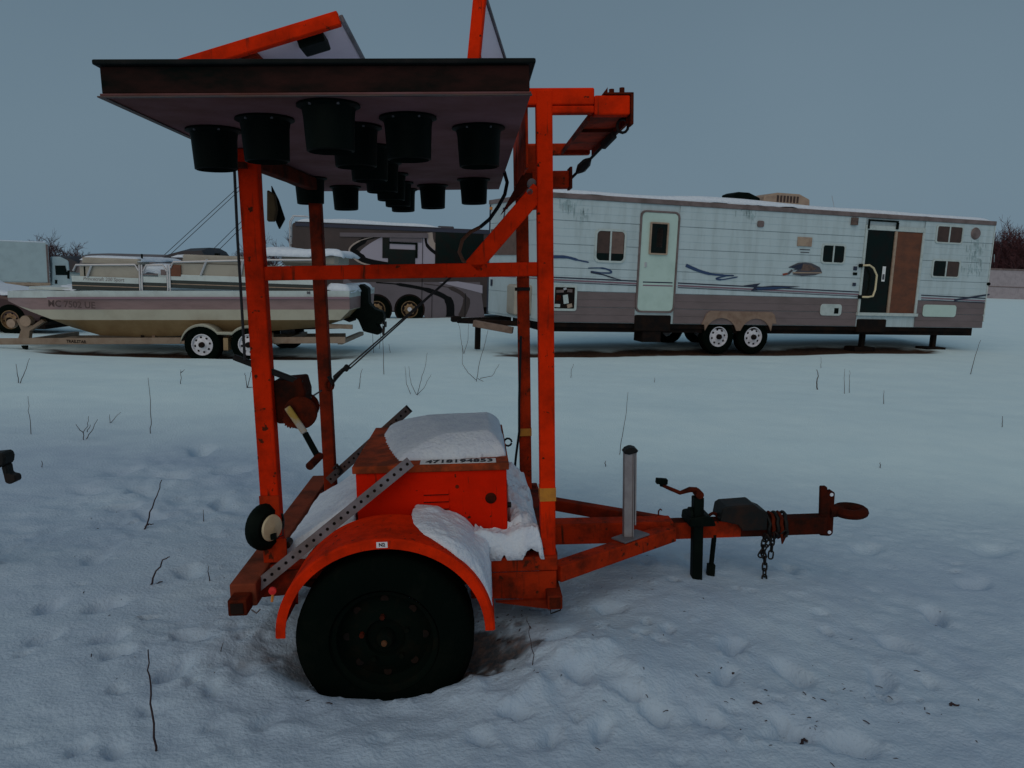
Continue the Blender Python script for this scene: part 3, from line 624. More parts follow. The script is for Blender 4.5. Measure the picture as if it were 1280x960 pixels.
# ---- perforated square struts with real holes
def strut(name, a, b, wd, m, hole=.0068, pitch=.0325):
    a = Vector(a); b = Vector(b); d = b-a; L = d.length; d.normalize(); n = int(L/pitch); pt = L/n
    side = (C0-(a+b)/2); side = (side-d*side.dot(d)).normalized(); up = side.cross(d); h = wd/2; mb = MB()
    for u, v in ((side, up), (up, -side), (-side, -up), (-up, side)):   # outward v... face normal v, width axis u
        for k in range(n):
            c = a+d*((k+.5)*pt)+v*h; ring = []; sq = []
            for j in range(8):
                an = j*math.pi/4; ring.append(c+d*(hole*math.cos(an))+u*(hole*math.sin(an)))
                x = max(-1, min(1, 1.5*math.cos(an))); y = max(-1, min(1, 1.5*math.sin(an))); sq.append(c+d*(x*pt/2)+u*(y*h))
            inn = [p-v*.003 for p in ring]
            mb.add(ring+sq+inn, [(j, (j+1) % 8, 8+(j+1) % 8, 8+j) for j in range(8)]+[(16+j, 16+(j+1) % 8, (j+1) % 8, j) for j in range(8)])
    for e, s_ in ((a, -1), (b, 1)):   # end rims
        c = [e+side*(h*i)+up*(h*j) for i, j in ((-1, -1), (1, -1), (1, 1), (-1, 1))]; c2 = [e+side*((h-.003)*i)+up*((h-.003)*j) for i, j in ((-1, -1), (1, -1), (1, 1), (-1, 1))]
        mb.add(c+c2, [(i, (i+1) % 4, 4+(i+1) % 4, 4+i) for i in range(4)])
    # inner liner so one does not look straight through
    mb.beam(a+d*.002, b-d*.002, wd-.012, wd-.012, up=up)
    o = mb.build(name, m, tr); o.data.materials.append(M['dark'])
    for p in o.data.polygons[-6:]: p.material_index = 1
    return o
strut('perforated_strut', Qy(319, 735, -.64), Qy(513, 577, -.452), .045, 'galv')
strut('perforated_strut', Qy(412, 600, .44), Qy(511, 511, .40), .045, 'galv_dark')
P('chain_bit', MB().tube([Qy(417, 586, .40), Qy(421, 581, .40), Qy(426, 588, .40), Qy(423, 593, .40)], .009, 6), 'blacksteel', smooth=True)

# ---- wheels, fenders, axle
def wheel(yc, s):
    """s = -1 outer face towards -y"""
    W_ = P('wheel', MB().lathe([(.195, .085*1), (.205, .098), (.25, .106), (.295, .100), (.322, .085), (.331, .066), (.333, .045), (.324, .043), (.324, .031), (.333, .029), (.333, .006), (.324, .004), (.324, -.008), (.333, -.010), (.331, -.066), (.322, -.085), (.295, -.100), (.25, -.106), (.205, -.098), (.195, -.085)], (-.02, yc, .304), (0, 1, 0), 48, True), 'tyre', smooth=True, angle=40)
    rim = P('rim', MB().lathe([(.20, -.098), (.196, -.088), (.18, -.080), (.176, -.045), (.165, -.030), (.14, -.038), (.10, -.058), (.075, -.058), (.068, -.040), (.001, -.040)] if s < 0 else [(.20, .098), (.18, .08), (.165, .03), (.10, .058), (.001, .04)], (-.02, yc, .304), (0, 1, 0), 40), 'rimdark', W_, smooth=True, angle=40)
    if s < 0:
        for k in range(8):
            a2 = k*math.pi/4; P('rim_hole', MB().lathe([(.001, 0), (.016, 0), (.016, .001)], (-.02+.145*math.cos(a2), yc-.0385, .304+.145*math.sin(a2)), (0, -1, 0), 10), 'dark', W_)
        for k in range(5):
            a2 = k*2*math.pi/5+.4; P('lug_nut', MB().cyl((-.02+.088*math.cos(a2), yc-.06, .304+.088*math.sin(a2)), (-.02+.088*math.cos(a2), yc-.078, .304+.088*math.sin(a2)), .010, 6), 'rust' if k in (1, 2) else 'rimdark', W_)
        P('hub_cap', MB().lathe([(.034, -.040), (.034, -.075), (.026, -.088), (.001, -.090)], (-.02, yc, .304), (0, 1, 0), 18), 'rimdark', W_, smooth=True)
        P('grease_cap', MB().lathe([(.012, -.09), (.010, -.097), (.001, -.098)], (-.022, yc, .298), (0, 1, 0), 12), 'brass', W_, smooth=True)
    return W_
wheel(-.745, -1); wheel(.78, 1)
P('axle', MB().cyl((-.02, -.68, .304), (-.02, .70, .304), .03, 12), 'rust', smooth=True)
for yy in (-.50, .50): P('leaf_spring', MB().tube([(-.40, yy, .42), (-.2, yy, .36), (-.02, yy, .34), (.16, yy, .36), (.36, yy, .42)], .022, 6), 'rust', smooth=True)
def fender(y0, y1, m, lipside):
    n = 36; mb = MB(); rx, rz, cx, cz = .396, .360, -.012, .340
    prof = [(y0, -.030), (y0, 0), (y0+.008, .007), (y1-.008, .007), (y1, 0), (y1, -.012), (y1-.004, -.002), (y0+.006, -.002), (y0+.005, -.030)]
    k0 = len(prof)
    for i in range(n+1):
        a2 = R_(180)*i/n
        for yy, dr in prof: mb.v.append((cx+(rx+dr)*math.cos(a2), yy, cz+(rz+dr)*math.sin(a2)))
    for i in range(n):
        for j in range(k0): j2 = (j+1) % k0; mb.f.append((i*k0+j, i*k0+j2, (i+1)*k0+j2, (i+1)*k0+j))
    mb.f.append(tuple(range(k0))); mb.f.append(tuple(n*k0+j for j in range(k0)))
    return P('fender', mb, m, smooth=True, angle=30)
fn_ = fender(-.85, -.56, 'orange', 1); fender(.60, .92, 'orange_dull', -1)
P('fender_bracket', MB().bb(-.10, .10, -.56, -.50, .60, .66), 'orange', bevel=.004)
lb = P('sticker', MB().box((-.012, -.8512, .686), (.040, .001, .022)), 'white_label', fn_); lb.rotation_euler = (R_(-0), 0, 0)
text('N2', .018, 'sticker_text', 'ink', fn_, (-.012, -.8522, .686), (R_(90), 0, 0), bold=.0006)

# ---- round tail lamp on the rear post
tl = P('tail_lamp', MB().lathe([(.001, .02), (.07, .03), (.092, .012), (.096, 0), (.092, -.02), (.055, -.035), (.001, -.04)], (-.515, NY-.045, .655), (.86, -.5, 0), 28), 'black', smooth=True)
tl.scale = (1, 1, 1)
P('lens', MB().lathe([(.054, .031), (.05, .038), (.001, .046)], (-.515, NY-.045, .655), (.86, -.5, 0), 24), 'cream', tl, smooth=True)
P('connector', MB().box((-.478, NY-.078, .625), (.02, .02, .022)), 'black', tl)
P('lamp_wire', MB().tube([(-.46, NY-.09, .625), (-.44, NY-.08, .63), (-.445, NY-.06, .66), (-.45, NY-.03, .67)], .003, 5), 'cordblack', tl, smooth=True)
P('lamp_bracket', MB().bb(-.535, -.44, NY-.04, NY-.032, .50, .60), 'orange_worn', bevel=.002)
P('clamp', MB().cyl((-.445, NY-.02, .565), (-.445, NY+.03, .565), .016, 10), 'blacksteel', smooth=True)

# ---- winch on the rear post
wy = NY+.04
wn = P('winch_body', MB().prism([(p.x, p.z) for p in (Qy(*q, wy-.04) for q in ((341, 476), (376, 473), (381, 490), (381, 520), (362, 530), (346, 530), (343, 500)))], 'y', wy-.04, wy+.10), 'rust_dark', bevel=.008, seg=2)
c = Qy(378, 514, wy-.02)
P('winch_gear', MB().lathe([(.001, .0), (.062, .0), (.066, .004), (.066, .014), (.062, .018), (.001, .018)], (c.x, wy-.062, c.z), (0, 1, 0), 30), 'rust', wn, smooth=True)
P('winch_drum', MB().lathe([(.001, 0), (.055, 0), (.055, .006), (.035, .008), (.035, .09), (.055, .092), (.055, .1), (.001, .1)], (c.x-.01, wy, c.z), (0, 1, 0), 24), 'rust', wn, smooth=True)
c2 = Qy(365, 524, wy-.05)
mb = MB().lathe([(.001, 0), (.03, 0), (.03, .01), (.001, .01)], (c2.x, wy-.066, c2.z), (0, 1, 0), 20)
for k in range(18): a2 = k*math.pi/9; mb.box((c2.x+.031*math.cos(a2), wy-.061, c2.z+.031*math.sin(a2)), (.006, .009, .006), Matrix.Rotation(-a2, 3, 'Y'))
P('pinion', mb, 'rust', wn)
h0 = Qy(359, 509, wy-.09); h1 = Qy(381, 541, wy-.09); h2 = Qy(398, 572, wy-.09)
P('winch_handle', MB().beam(h0, h1, .012, .026), 'yellowpaint', wn, bevel=.003); P('handle_bar', MB().beam(h1, h2, .012, .024), 'black', wn, bevel=.003)
P('handle_knob', MB().tube([h2+Vector((.004, .01, .004)), h2+Vector((-.014, -.10, -.008))], .016, 12), 'rust', wn, smooth=True)
P('winch_shaft', MB().cyl((h0.x+.005, wy-.095, h0.z-.01), (h0.x+.005, wy, h0.z-.01), .010, 10), 'rust', wn)
for py in (482, 512): P('mount_bolt', MB().cyl(Qy(320, py, NY), Qy(327, py, NY), .011, 8), 'blacksteel', wn)
P('strap_arm', MB().beam(Qy(292, 446, NY-.02), Qy(378, 479, NY+.02), .03, .022), 'blacksteel', wn, bevel=.003)
# winch cable: down from the sign behind the rear post, and across to the far post
P('cable', MB().tube([Qy(293, 212, NY-.04), Qy(297, 300, NY-.04), Qy(302, 380, NY-.04), Qy(306, 450, NY-.04)], .0055, 6), 'cable', smooth=True)
P('cable_anchor', MB().bb(-.575, -.495, NY-.075, NY-.03, 2.05, 2.07), 'rust')
hk = P('cable_hook', MB().tube([Qy(*q, FY-.04) for q in ((411, 470), (416, 479), (419, 472), (428, 463), (436, 458))], [.012, .015, .014, .011, .012], 8), 'blacksteel', smooth=True)
P('eye_nut', MB().tube([Qy(412+5*math.cos(k*.7), 481+7*math.sin(k*.7), FY-.035) for k in range(10)], .007, 6), 'rust', hk, smooth=True)
for off in (0, .02): P('cable', MB().tube([Qy(432, 461, FY-.04)+Vector((off, 0, 0)), Qy(568+off*60, 342, FY-.02)], .0045, 6), 'cable', smooth=True)
P('cable_clip', MB().box(Qy(433, 460, FY-.04), (.03, .03, .03), Matrix.Rotation(.7, 3, 'Y')), 'blacksteel', bevel=.004)
P('cable', MB().tube([Qy(388, 497, wy+.05), Qy(402, 488, FY-.06)], .004, 6), 'cable', smooth=True)
# olive canvas flap and dark bracket hung under the sign by the rear post
P('canvas_flap', MB().prism([(p.x, p.z) for p in (Qy(*q, 0) for q in ((334, 237), (344, 243), (347, 262), (344, 277), (334, 277)))], 'y', -.01, .02), mat('olive_canvas', (.06, .04, .015), .9, 0, (.03, .02, .01), 12), bevel=.006)
P('bracket_arm', MB().prism([(p.x, p.z) for p in (Qy(*q, .04) for q in ((340, 232), (349, 250), (357, 274), (350, 287), (346, 278), (342, 262)))], 'y', .022, .04), 'black', bevel=.003)
# black cord down the far front post
P('cord', MB().tube([Qy(*q, FY-.05) for q in ((651, 420), (649, 500), (649, 540), (645, 570), (643, 590))], .007, 6), 'cordblack', smooth=True)
beam('cord_tie', (XD-.045, FY-.034, 1.555), (XD+.034, FY-.034, 1.555), .006, .018, 'blacksteel')

# ---- snow lying on the trailer: each its own lump
def tsnow(name, lab, fn, x0, x1, y0, y1, n, m):
    o = snow_lump(name, fn, x0, x1, y0, y1, n, m); o.location = T0; o.rotation_euler = TROT
    return tag(o, lab, 'snow')
def lidsnow(x, y):
    e = min((x-BX0-.05-.14*max(0, (.16-y)/.58))/.22, (BX1+.004-x)/.07, (y-BY0-.068-.03*max(0, x-.25)/.2)/.13, (BY1-y)/.10)+sn(x, y, .2, 2)*.10
    return x, y, BZ1-.002, .088*max(0, min(1, e))**.55*(1+.10*sn(x, y, .35, 2))*(.9+.3*(x+.1)) if e > 0 else -.004
tsnow('settled_snow', 'smooth snow cap lying on the lid of the orange equipment box', lidsnow, BX0, BX1+.003, BY0, BY1, 60, 70)
def decksnow(x, y):
    e = min((x+.50)/.03, (-.168-x)/.006, (y-NY-.02)/.03, (FY-.12-y)/.05)+.25*sn(x, y, .08)
    slope = .05+.20*max(0, (x+.50)/.33)
    return x, y, .470, slope*min(1, max(-.1, e))+.012*sn(x, y, .12)
tsnow('snow_bank', 'snow bank sloping up against the rear of the equipment box under the perforated strut', decksnow, -.51, -.168, NY-.01, FY-.08, 40, 60)
def frontsnow(x, y):
    in_front = max(0, min(1, (-.40-y)/.03))              # over the rail in front of the box
    xl = .455*(1-in_front)+.30*in_front
    e = min((.606-x)/.025, (x-xl)/.02, (y+.532)/.03, (FY+.03-y)/.05)+.5*sn(x, y, .05, 4)
    top = .10+.10*max(0, min(1, (.60-x)/.14))*max(.4, min(1, (y+.55)/.3))
    if in_front > .5: top = .115
    return x, y, .486 if y < -.44 else .476, (top+.055*sn(x, y, .075, 4))*min(1, max(0, e)**.6) if e > 0 else -.004
tsnow('snow_heap', 'crumbly snow heap between the equipment box and the front posts', frontsnow, .30, .606, NY-.057, FY+.05, 80, 130)
def fendsnow(x, y):
    # snow draped over the front shoulder of the near fender
    rx, rz, cx, cz = .403, .367, -.012, .340
    t = min(1, max(-1, (x-cx)/rx)); zb = cz+rz*math.sqrt(max(0, 1-t*t))
    e = min((x-.07-.40*max(0, -(y+.60)))/.10, (.385-x)/.05, (y+.808-.10*max(0, .25-x)/.2)/.05, (-.42-y)/.02)+.25*sn(x, y, .11, 3)
    th = (.022+.035*max(0, (x-.1)/.25)+.016*sn(x, y, .07, 4))*max(0, min(1, e))**.6 if e > 0 else -.004
    fill = max(0, min(1, (y+.70)/.14))          # towards the box it fills the gap up to the box foot
    zb2 = max(zb, .545*fill+zb*(1-fill)) if x > .05 else zb
    return x, y, zb2-.004, th
tsnow('snow_drape', 'snow slumped over the front shoulder of the near orange fender', fendsnow, .04, .385, -.844, -.425, 70, 80)

# ================================================================== wall-plane helper for the vehicles behind
class Wall:
    def __init__(s, ox, oy, th, root):
        s.o = Vector((ox, oy, 0)); s.t = th; s.e = Vector((math.cos(th), math.sin(th), 0)); s.n = Vector((-math.sin(th), math.cos(th), 0)); s.root = root
        root.location = s.o; root.rotation_euler = (0, 0, th)
    def __call__(s, px, py, off=0):
        d = ray(px, py); k = (off-(CAM-s.o).dot(s.n))/d.dot(s.n); p = CAM+d*k-s.o
        return p.dot(s.e), p.z
    def poly(s, pts, name, m, off=.012, th=.004, parent=None, bevel=0):
        return MB().prism([s(px, py) for px, py in pts], 'y', -off-th, -off).build(name, m, parent or s.root, bevel=bevel)
    def rect(s, x0, y0, x1, y1):
        """box (s0,s1,z0,z1) from an upright pixel box on the wall"""
        a = s(x0, (y0+y1)/2); b = s(x1, (y0+y1)/2); xm = (x0+x1)/2; return a[0], b[0], s(xm, y1)[1], s(xm, y0)[1]
def smooth_strip(W, pts, wid, name, m, parent=None, off=.014):
    """tapered swoosh along pixel points, widths in pixels"""
    L = []; Rr = []
    for i, (x, y) in enumerate(pts):
        a = pts[max(0, i-1)]; b = pts[min(len(pts)-1, i+1)]; dx, dy = b[0]-a[0], b[1]-a[1]; l = math.hypot(dx, dy) or 1
        w_ = wid[i]/2; L.append((x-dy/l*w_, y+dx/l*w_)); Rr.append((x+dy/l*w_, y-dx/l*w_))
    mb = MB()
    for i in range(len(pts)-1):
        mb.prism([W(*q) for q in (L[i], L[i+1], Rr[i+1], Rr[i])], 'y', -off-.003, -off)
    return mb.build(name, m, parent or W.root)
def cat(pts, n=6):
    """Catmull-Rom through pixel points"""
    r = []; p = [pts[0]]+list(pts)+[pts[-1]]
    for i in range(1, len(p)-2):
        for k in range(n):
            t = k/n; r.append(tuple(.5*((2*p[i][j])+(-p[i-1][j]+p[i+1][j])*t+(2*p[i-1][j]-5*p[i][j]+4*p[i+1][j]-p[i+2][j])*t*t+(-p[i-1][j]+3*p[i][j]-3*p[i+1][j]+p[i+2][j])*t**3) for j in (0, 1)))
    r.append(pts[-1]); return r
def rrect(x0, x1, z0, z1, r, n=4):
    pts = []
    for cx, cz, a0 in ((x1-r, z0+r, -90), (x1-r, z1-r, 0), (x0+r, z1-r, 90), (x0+r, z0+r, 180)):
        for k in range(n+1): a = R_(a0+90*k/n); pts.append((cx+r*math.cos(a), cz+r*math.sin(a)))
    return pts
def ring_prism(outer, inner, y0, y1):
    mb = MB(); n = len(outer)
    vs = [(x, y, z) for y in (y0, y1) for pl in (outer, inner) for x, z in pl]
    fs = []
    for i in range(n):
        j = (i+1) % n
        fs += [(i, j, n+j, n+i), (2*n+i, 3*n+i, 3*n+j, 2*n+j), (i, 2*n+i, 2*n+j, j), (n+i, n+j, 3*n+j, 3*n+i)]
    return mb.add(vs, fs)
def window(W, box, root, r=.07, fw=.045, proud=.03, mull=True, left='curtain', right='curtain', frame='rv_frame', low=None, name='window'):
    x0, x1, z0, z1 = box; ro = rrect(x0, x1, z0, z1, r); ri = rrect(x0+fw, x1-fw, z0+fw, z1-fw, max(.01, r-fw*.5))
    wf = ring_prism(ro, ri, -proud, -.004).build(name, frame, root, bevel=0)
    xm = (x0+x1)/2
    MB().prism(rrect(x0+fw*.7, x1-fw*.7, z0+fw*.7, z1-fw*.7, r*.7), 'y', -.018, -.0115).build('pane', 'glass', wf)
    zl = z0+fw+(.0 if not low else low*(z1-z0))
    if left: MB().bb(x0+fw+.01, xm-.02, -.0205, -.0185, zl, z1-fw-.005).build('blind', left, wf)
    if right: MB().bb(xm+.02, x1-fw-.01, -.0205, -.0185, zl, z1-fw-.005).build('blind', right, wf)
    if mull: MB().bb(xm-.017, xm+.017, -proud+.004, -.0115, z0+fw*.9, z1-fw*.9).build('mullion', frame, wf)
    return wf
def vehicle_wheel(root, x, y, z, r, rw, rim_r, rimmat, s=-1, holes=8, tyrem='tyre', cap='dark', hole_r=.11):
    """y = outer face position, s = direction of the outer face"""
    t = MB().lathe([(rim_r, 0), (rim_r+.02, s*.012), (r*.86, s*.014), (r*.965, s*.0), (r, -s*rw*.12), (r, -s*rw*.9), (r*.95, -s*rw), (rim_r, -s*rw)], (x, y, z), (0, 1, 0), 28, True).build('wheel', tyrem, root, smooth=True, angle=40)
    MB().lathe([(rim_r, s*.004), (rim_r*.93, s*.006), (rim_r*.85, -s*.03), (rim_r*.55, -s*.01), (rim_r*.35, s*.004), (.001, s*.004)], (x, y, z), (0, 1, 0), 24).build('rim', rimmat, t, smooth=True)
    for k in range(holes):
        a = k*2*math.pi/holes+.2; MB().lathe([(.001, .002), (rim_r*hole_r, .002), (rim_r*hole_r, -.004)], (x+rim_r*.68*math.cos(a), y-s*.016, z+rim_r*.68*math.sin(a)), (0, s, 0), 8).build('rim_hole', 'dark', t)
    MB().lathe([(rim_r*.27, 0), (rim_r*.25, .05), (.001, .055)], (x, y+s*.004, z), (0, s, 0), 14).build('hub', cap, t, smooth=True)
    return t

# ================================================================== white travel trailer
rv = thing('travel_trailer', 'long white travel trailer with taupe skirt and open patio doorway', 'camper')
RW = Wall(.50, 14.83, R_(16.8), rv)
LEN = RW(1236, 340)[0]; WID = 2.44; ZB, ZM, ZT = .66, 1.27, 3.10
SK = -.42      # the far front corner stands a little further forward (angled nose)
def rvpoly(z0, z1, ins=0): return [(0+ins, ins), (LEN-ins, ins), (LEN-ins, WID-ins), (SK+ins, WID-ins)]
MB().prism(rvpoly(0, 0, .012), 'z', ZB, ZT).build('body_shell', 'rv_white', rv)
opn = {}
opn['door'] = RW.rect(797, 263.5, 846, 391); opn['patio'] = RW.rect(1076, 283, 1150, 395)
opn['win_a'] = RW.rect(743, 286.5, 782, 328.5); opn['win_b'] = RW.rect(1026, 305, 1056, 330); opn['win_c'] = RW.rect(1169, 281.5, 1203, 305); opn['win_d'] = RW.rect(1164, 324.5, 1199, 347.5)
def course(z0, z1, m, ridges, streak=None):
    """one horizontal siding course, cut around door and patio opening"""
    spans = [(0., LEN)]
    for k in ('door', 'patio'):
        x0, x1, a, b = opn[k]
        if a < z1-.02 and b > z0+.02:
            ns = []
            for p, q_ in spans:
                if x0 > p and x1 < q_: ns += [(p, x0), (x1, q_)]
                else: ns.append((p, q_))
            spans = ns
    g = .006; h = (z1-z0-g)/ridges; prof = [(0, z0+g)]
    for k in range(ridges): prof += [(-.0105, z0+g+k*h+.006), (-.005, z0+g+(k+1)*h-.002)]
    prof += [(0, z1)]
    for p, q_ in spans:
        mm = m
        if streak and p < .5: mm = streak
        MB().prism(prof, 'x', p+.003, q_-.003).build('siding_panel', mm, rv)
n = 4; hh = (ZT-.03-ZM)/n
for k in range(n): course(ZM+k*hh, ZM+(k+1)*hh, 'rv_white', 3)
for k in range(2): course(ZB+k*(ZM-ZB)/2, ZB+(k+1)*(ZM-ZB)/2, 'rv_brown', 2)
# dirty streaks below the roof: thin stained panel overlay at the front end and near the rear lamp
def stain(pts, seed):
    r = random.Random(seed)
    mb = MB()
    for (px, py, L) in pts:
        for k in range(26):
            x = px+r.gauss(0, 7); y = py+r.uniform(-3, 9); l = L*r.uniform(.15, .7)
            a, z1 = RW(x, y); b, z0 = RW(x-.3, y+l); w_ = r.uniform(.004, .014); mb.prism([(a-w_, z1), (a+w_, z1), (b+w_*.5, z0), (b-w_*.5, z0)], 'y', -.0135, -.012)
    return mb.build('rain_stain', 'rv_stain', rv)
M['rv_stain'] = mat('rain_stain', (.25, .34, .36), .7, 0, (.36, .50, .54), 8, .4, .6)
stain([(712, 250, 20), (725, 262, 14)], 2); stain([(1219, 302, 16), (1218, 316, 14), (1217, 332, 12)], 4); stain([(936, 262, 14)], 9)
# trim, roof, roof snow
MB().bb(-.02, LEN+.02, -.035, -.0115, ZT-.065, ZT+.03).build('roof_trim', 'rv_trim', rv, bevel=.01)
MB().prism([(SK-.02, WID+.02), (-.03, -.02), (LEN+.02, -.02), (LEN+.02, WID+.02)], 'z', ZT+.0005, ZT+.034).build('roof', 'rv_trim', rv)
MB().bb(-.028, .012, -.025, -.0115, ZB, ZT-.066).build('corner_trim', 'rv_frame', rv, bevel=.006)
MB().bb(LEN-.012, LEN+.018, -.025, -.0115, ZB+.15, ZT-.066).build('corner_trim', 'rv_frame', rv, bevel=.006)
def rvsnow(x, y):
    e = min((x+.0)/.2, (LEN-x)/.3, (y+.01)/.08, (WID-y)/.15)+.35*sn(x, y, .5)
    return x, y, ZT+.030, (.085+.05*sn(x*.5, y, 1.2)+.05*math.exp(-((x-3.7)/1.2)**2))*math.tanh(max(-.05, e)*1.5)
rs = snow_lump('roof_snow', rvsnow, 0, LEN, -.01, WID, 160, 20); rs.location = RW.o; rs.rotation_euler = (0, 0, RW.t); tag(rs, 'thin snow layer covering the roof of the white travel trailer', 'snow')
# air conditioner and vent cover
x0, z0 = RW(955, 250, .75); x1, _ = RW(1014, 250, .75); za = RW(985, 241.5, .75)[1]
ac = MB().prism([(x0, ZT+.03), (x1, ZT+.03), (x1-.03, za-.10), (x1-.3, za), (x0+.35, za), (x0, za-.09)], 'y', .75, 1.5).build('roof_air_conditioner', 'rv_tan', rv, bevel=.03, seg=2)
for k in range(7): MB().bb(x0+.32+k*.085, x0+.37+k*.085, .742, .752, za-.2, za-.06).build('vent_slot', 'curtain', ac)
x0, _ = RW(917, 246, .5); x1, _ = RW(951, 246, .5); zc = RW(934, 240.5, .5)[1]
MB().prism([(x0, zc-.05), (x0+.12, zc), (x0+.38, zc), (x1, zc-.10), (x1, ZT+.03), (x0+.15, ZT+.03)], 'y', .5, 1.0).build('roof_vent_cover', 'black', rv, bevel=.02)
MB().tube([(RW(1045, 258, .6)[0], .6, ZT+.05), (RW(1041, 232, .6)[0], .6, ZT+.42)], .006, 5).build('antenna', 'alu', rv)
# door
x0, x1, z0, z1 = opn['door']
ro = rrect(x0, x1, z0, z1, .12); ri = rrect(x0+.035, x1-.035, z0+.035, z1-.035, .09)
dr = ring_prism(ro, ri, -.035, .012).build('door', 'rv_trim', rv)
MB().prism(rrect(x0+.036, x1-.036, z0+.036, z1-.036, .09), 'y', -.022, .0).build('door_leaf', 'rv_door', dr, bevel=.006)
b_ = RW.rect(811, 278, 834, 318.5); window(RW, b_, dr, .02, .03, .042, False, None, None, 'rv_tan', name='door_window')
for o in dr.children:
    if o.name.startswith('door_window'): o.location = (0, -.018, 0)
MB().bb(b_[0]+.16, b_[1]-.12, -.036, -.0305, b_[2]+.15, b_[3]-.1).build('blind', 'curtain', dr)
hx, hzz = RW(806, 331); MB().bb(hx-.02, hx+.03, -.035, -.0225, hzz-.05, hzz+.05).build('door_handle', 'alu', dr, bevel=.008)
for py in (352.5, 356.5): a = RW(803, py); b2 = RW(840, py+1); MB().prism([(a[0], a[1]-.012), (b2[0], b2[1]-.012), (b2[0], b2[1]+.012), (a[0], a[1]+.012)], 'y', -.0245, -.0225).build('stripe', 'mauve_decal' if py > 354 else 'navy', dr)
# windows
window(RW, opn['win_a'], rv, .10, .04, .032, True, 'curtain', 'curtain_tan', low=.22)
window(RW, opn['win_b'], rv, .07, .035, .032, True, None, None); window(RW, opn['win_c'], rv, .06, .035, .032, True, 'curtain', 'curtain'); wd = window(RW, opn['win_d'], rv, .06, .035, .032, True, None, 'curtain')
# patio opening: frame, dark glazed half, timber panel, handle, bracket
x0, x1, z0, z1 = opn['patio']; xm = RW(1114, 340)[0]
pt = MB().bb(x0, x1, -.04, .0, z1-.10, z1).bb(x0, x0+.05, -.04, .0, z0+.07, z1-.101).bb(x1-.06, x1, -.04, .0, z0+.07, z1-.101).bb(x0-.02, x1+.02, -.07, .0, z0, z0+.069).build('patio_door', 'rv_frame', rv, bevel=.004)
MB().bb(x0+.051, xm-.03, -.012, -.002, z0+.07, z1-.102).build('pane', 'glass', pt)
MB().bb(xm+.031, x1-.061, -.016, -.002, z0+.07, z1-.102).build('timber_panel', 'wood', pt)
MB().bb(xm-.03, xm+.03, -.045, -.001, z0+.0695, z1-.1015).build('mullion', 'rv_tan', pt, bevel=.004)
a = RW(1103, 333); b2 = RW(1108.5, 352); MB().bb(a[0], a[0]+.085, -.016, -.0125, b2[1], a[1]).build('notice', 'white_label', pt)
MB().bb(a[0]+.012, a[0]+.07, -.0175, -.0165, b2[1]+.04, b2[1]+.16).build('notice_print', 'duckgrey', pt)
hp = [(*RW(*q),) for q in ((1074, 332), (1082, 331.5), (1087, 335), (1091, 344), (1089, 362), (1086, 370), (1080, 371), (1073, 371))]
MB().tube([(s_, -.12 if 0 < i < 7 else -.03, z) for i, (s_, z) in enumerate(hp)], .022, 8).build('grab_handle', 'cream', pt, smooth=True)
for i in (0, 7): MB().box((hp[i][0], -.05, hp[i][1]), (.07, .07, .08)).build('handle_mount', 'black', pt, bevel=.01)
a = RW(1084, 274); b2 = RW(1120, 288); MB().bb(a[0], b2[0], -.06, -.04, a[1]-.04, a[1]).bb(a[0], a[0]+.04, -.06, -.04, b2[1], a[1]-.041).bb(b2[0]-.05, b2[0], -.075, -.04, b2[1]+.02, a[1]-.041).build('awning_bracket', 'black', pt)
# small fittings
def fit(name, px0, py0, px1, py1, m, pr=.03, r=None, parent=None):
    x0, x1, z0, z1 = RW.rect(px0, py0, px1, py1)
    mb = MB().prism(rrect(x0, x1, z0, z1, r), 'y', -pr, -.0115) if r else MB().bb(x0, x1, -pr, -.0115, z0, z1)
    return mb.build(name, m, parent or rv, bevel=.004)
v = fit('vent_grille', 996, 296.5, 1014, 308, 'rv_tan', .035); fit('vent_grille', 999, 311.5, 1012, 312.6, 'duckgrey', .018); fit('vent_grille', 1000, 315, 1011, 316, 'duckgrey', .018)
fit('marker_lamp', 946, 276, 954, 284, 'rv_trim', .04, .04); fit('porch_lamp', 1063, 272, 1070, 281.5, 'duckbrown', .08)
fit('outlet_cover', 1066, 333, 1070.5, 338, 'navy', .03); fit('outlet_cover', 1065.5, 340.5, 1070.5, 344, 'black', .03); fit('outlet_cover', 1065, 353.5, 1069, 357.5, 'navy', .03)
h = fit('hatch', 1024.5, 380, 1051, 394.5, 'rv_frame', .03, .07); fit('hatch_lock', 1041.5, 385, 1047, 392, 'black', .034, None, h)
h = fit('hatch', 1152.5, 381, 1194, 396, 'rv_door', .03, .07)
x0, x1, z0, z1 = RW.rect(1213, 285.5, 1225, 298.5); MB().lathe([(.001, .05), ((x1-x0)*.4, .045), ((x1-x0)/2, .011)], ((x0+x1)/2, 0, (z0+z1)/2), (0, -1, 0), 20).build('round_vent', 'rv_trim', rv, smooth=True)
x0, x1, z0, z1 = RW.rect(1233.5, 353, 1238, 357); MB().lathe([(.001, .05), (.035, .045), (.045, .011)], (x0+.03, 0, (z0+z1)/2), (0, -1, 0), 14).build('marker_lamp', 'black', rv, smooth=True)
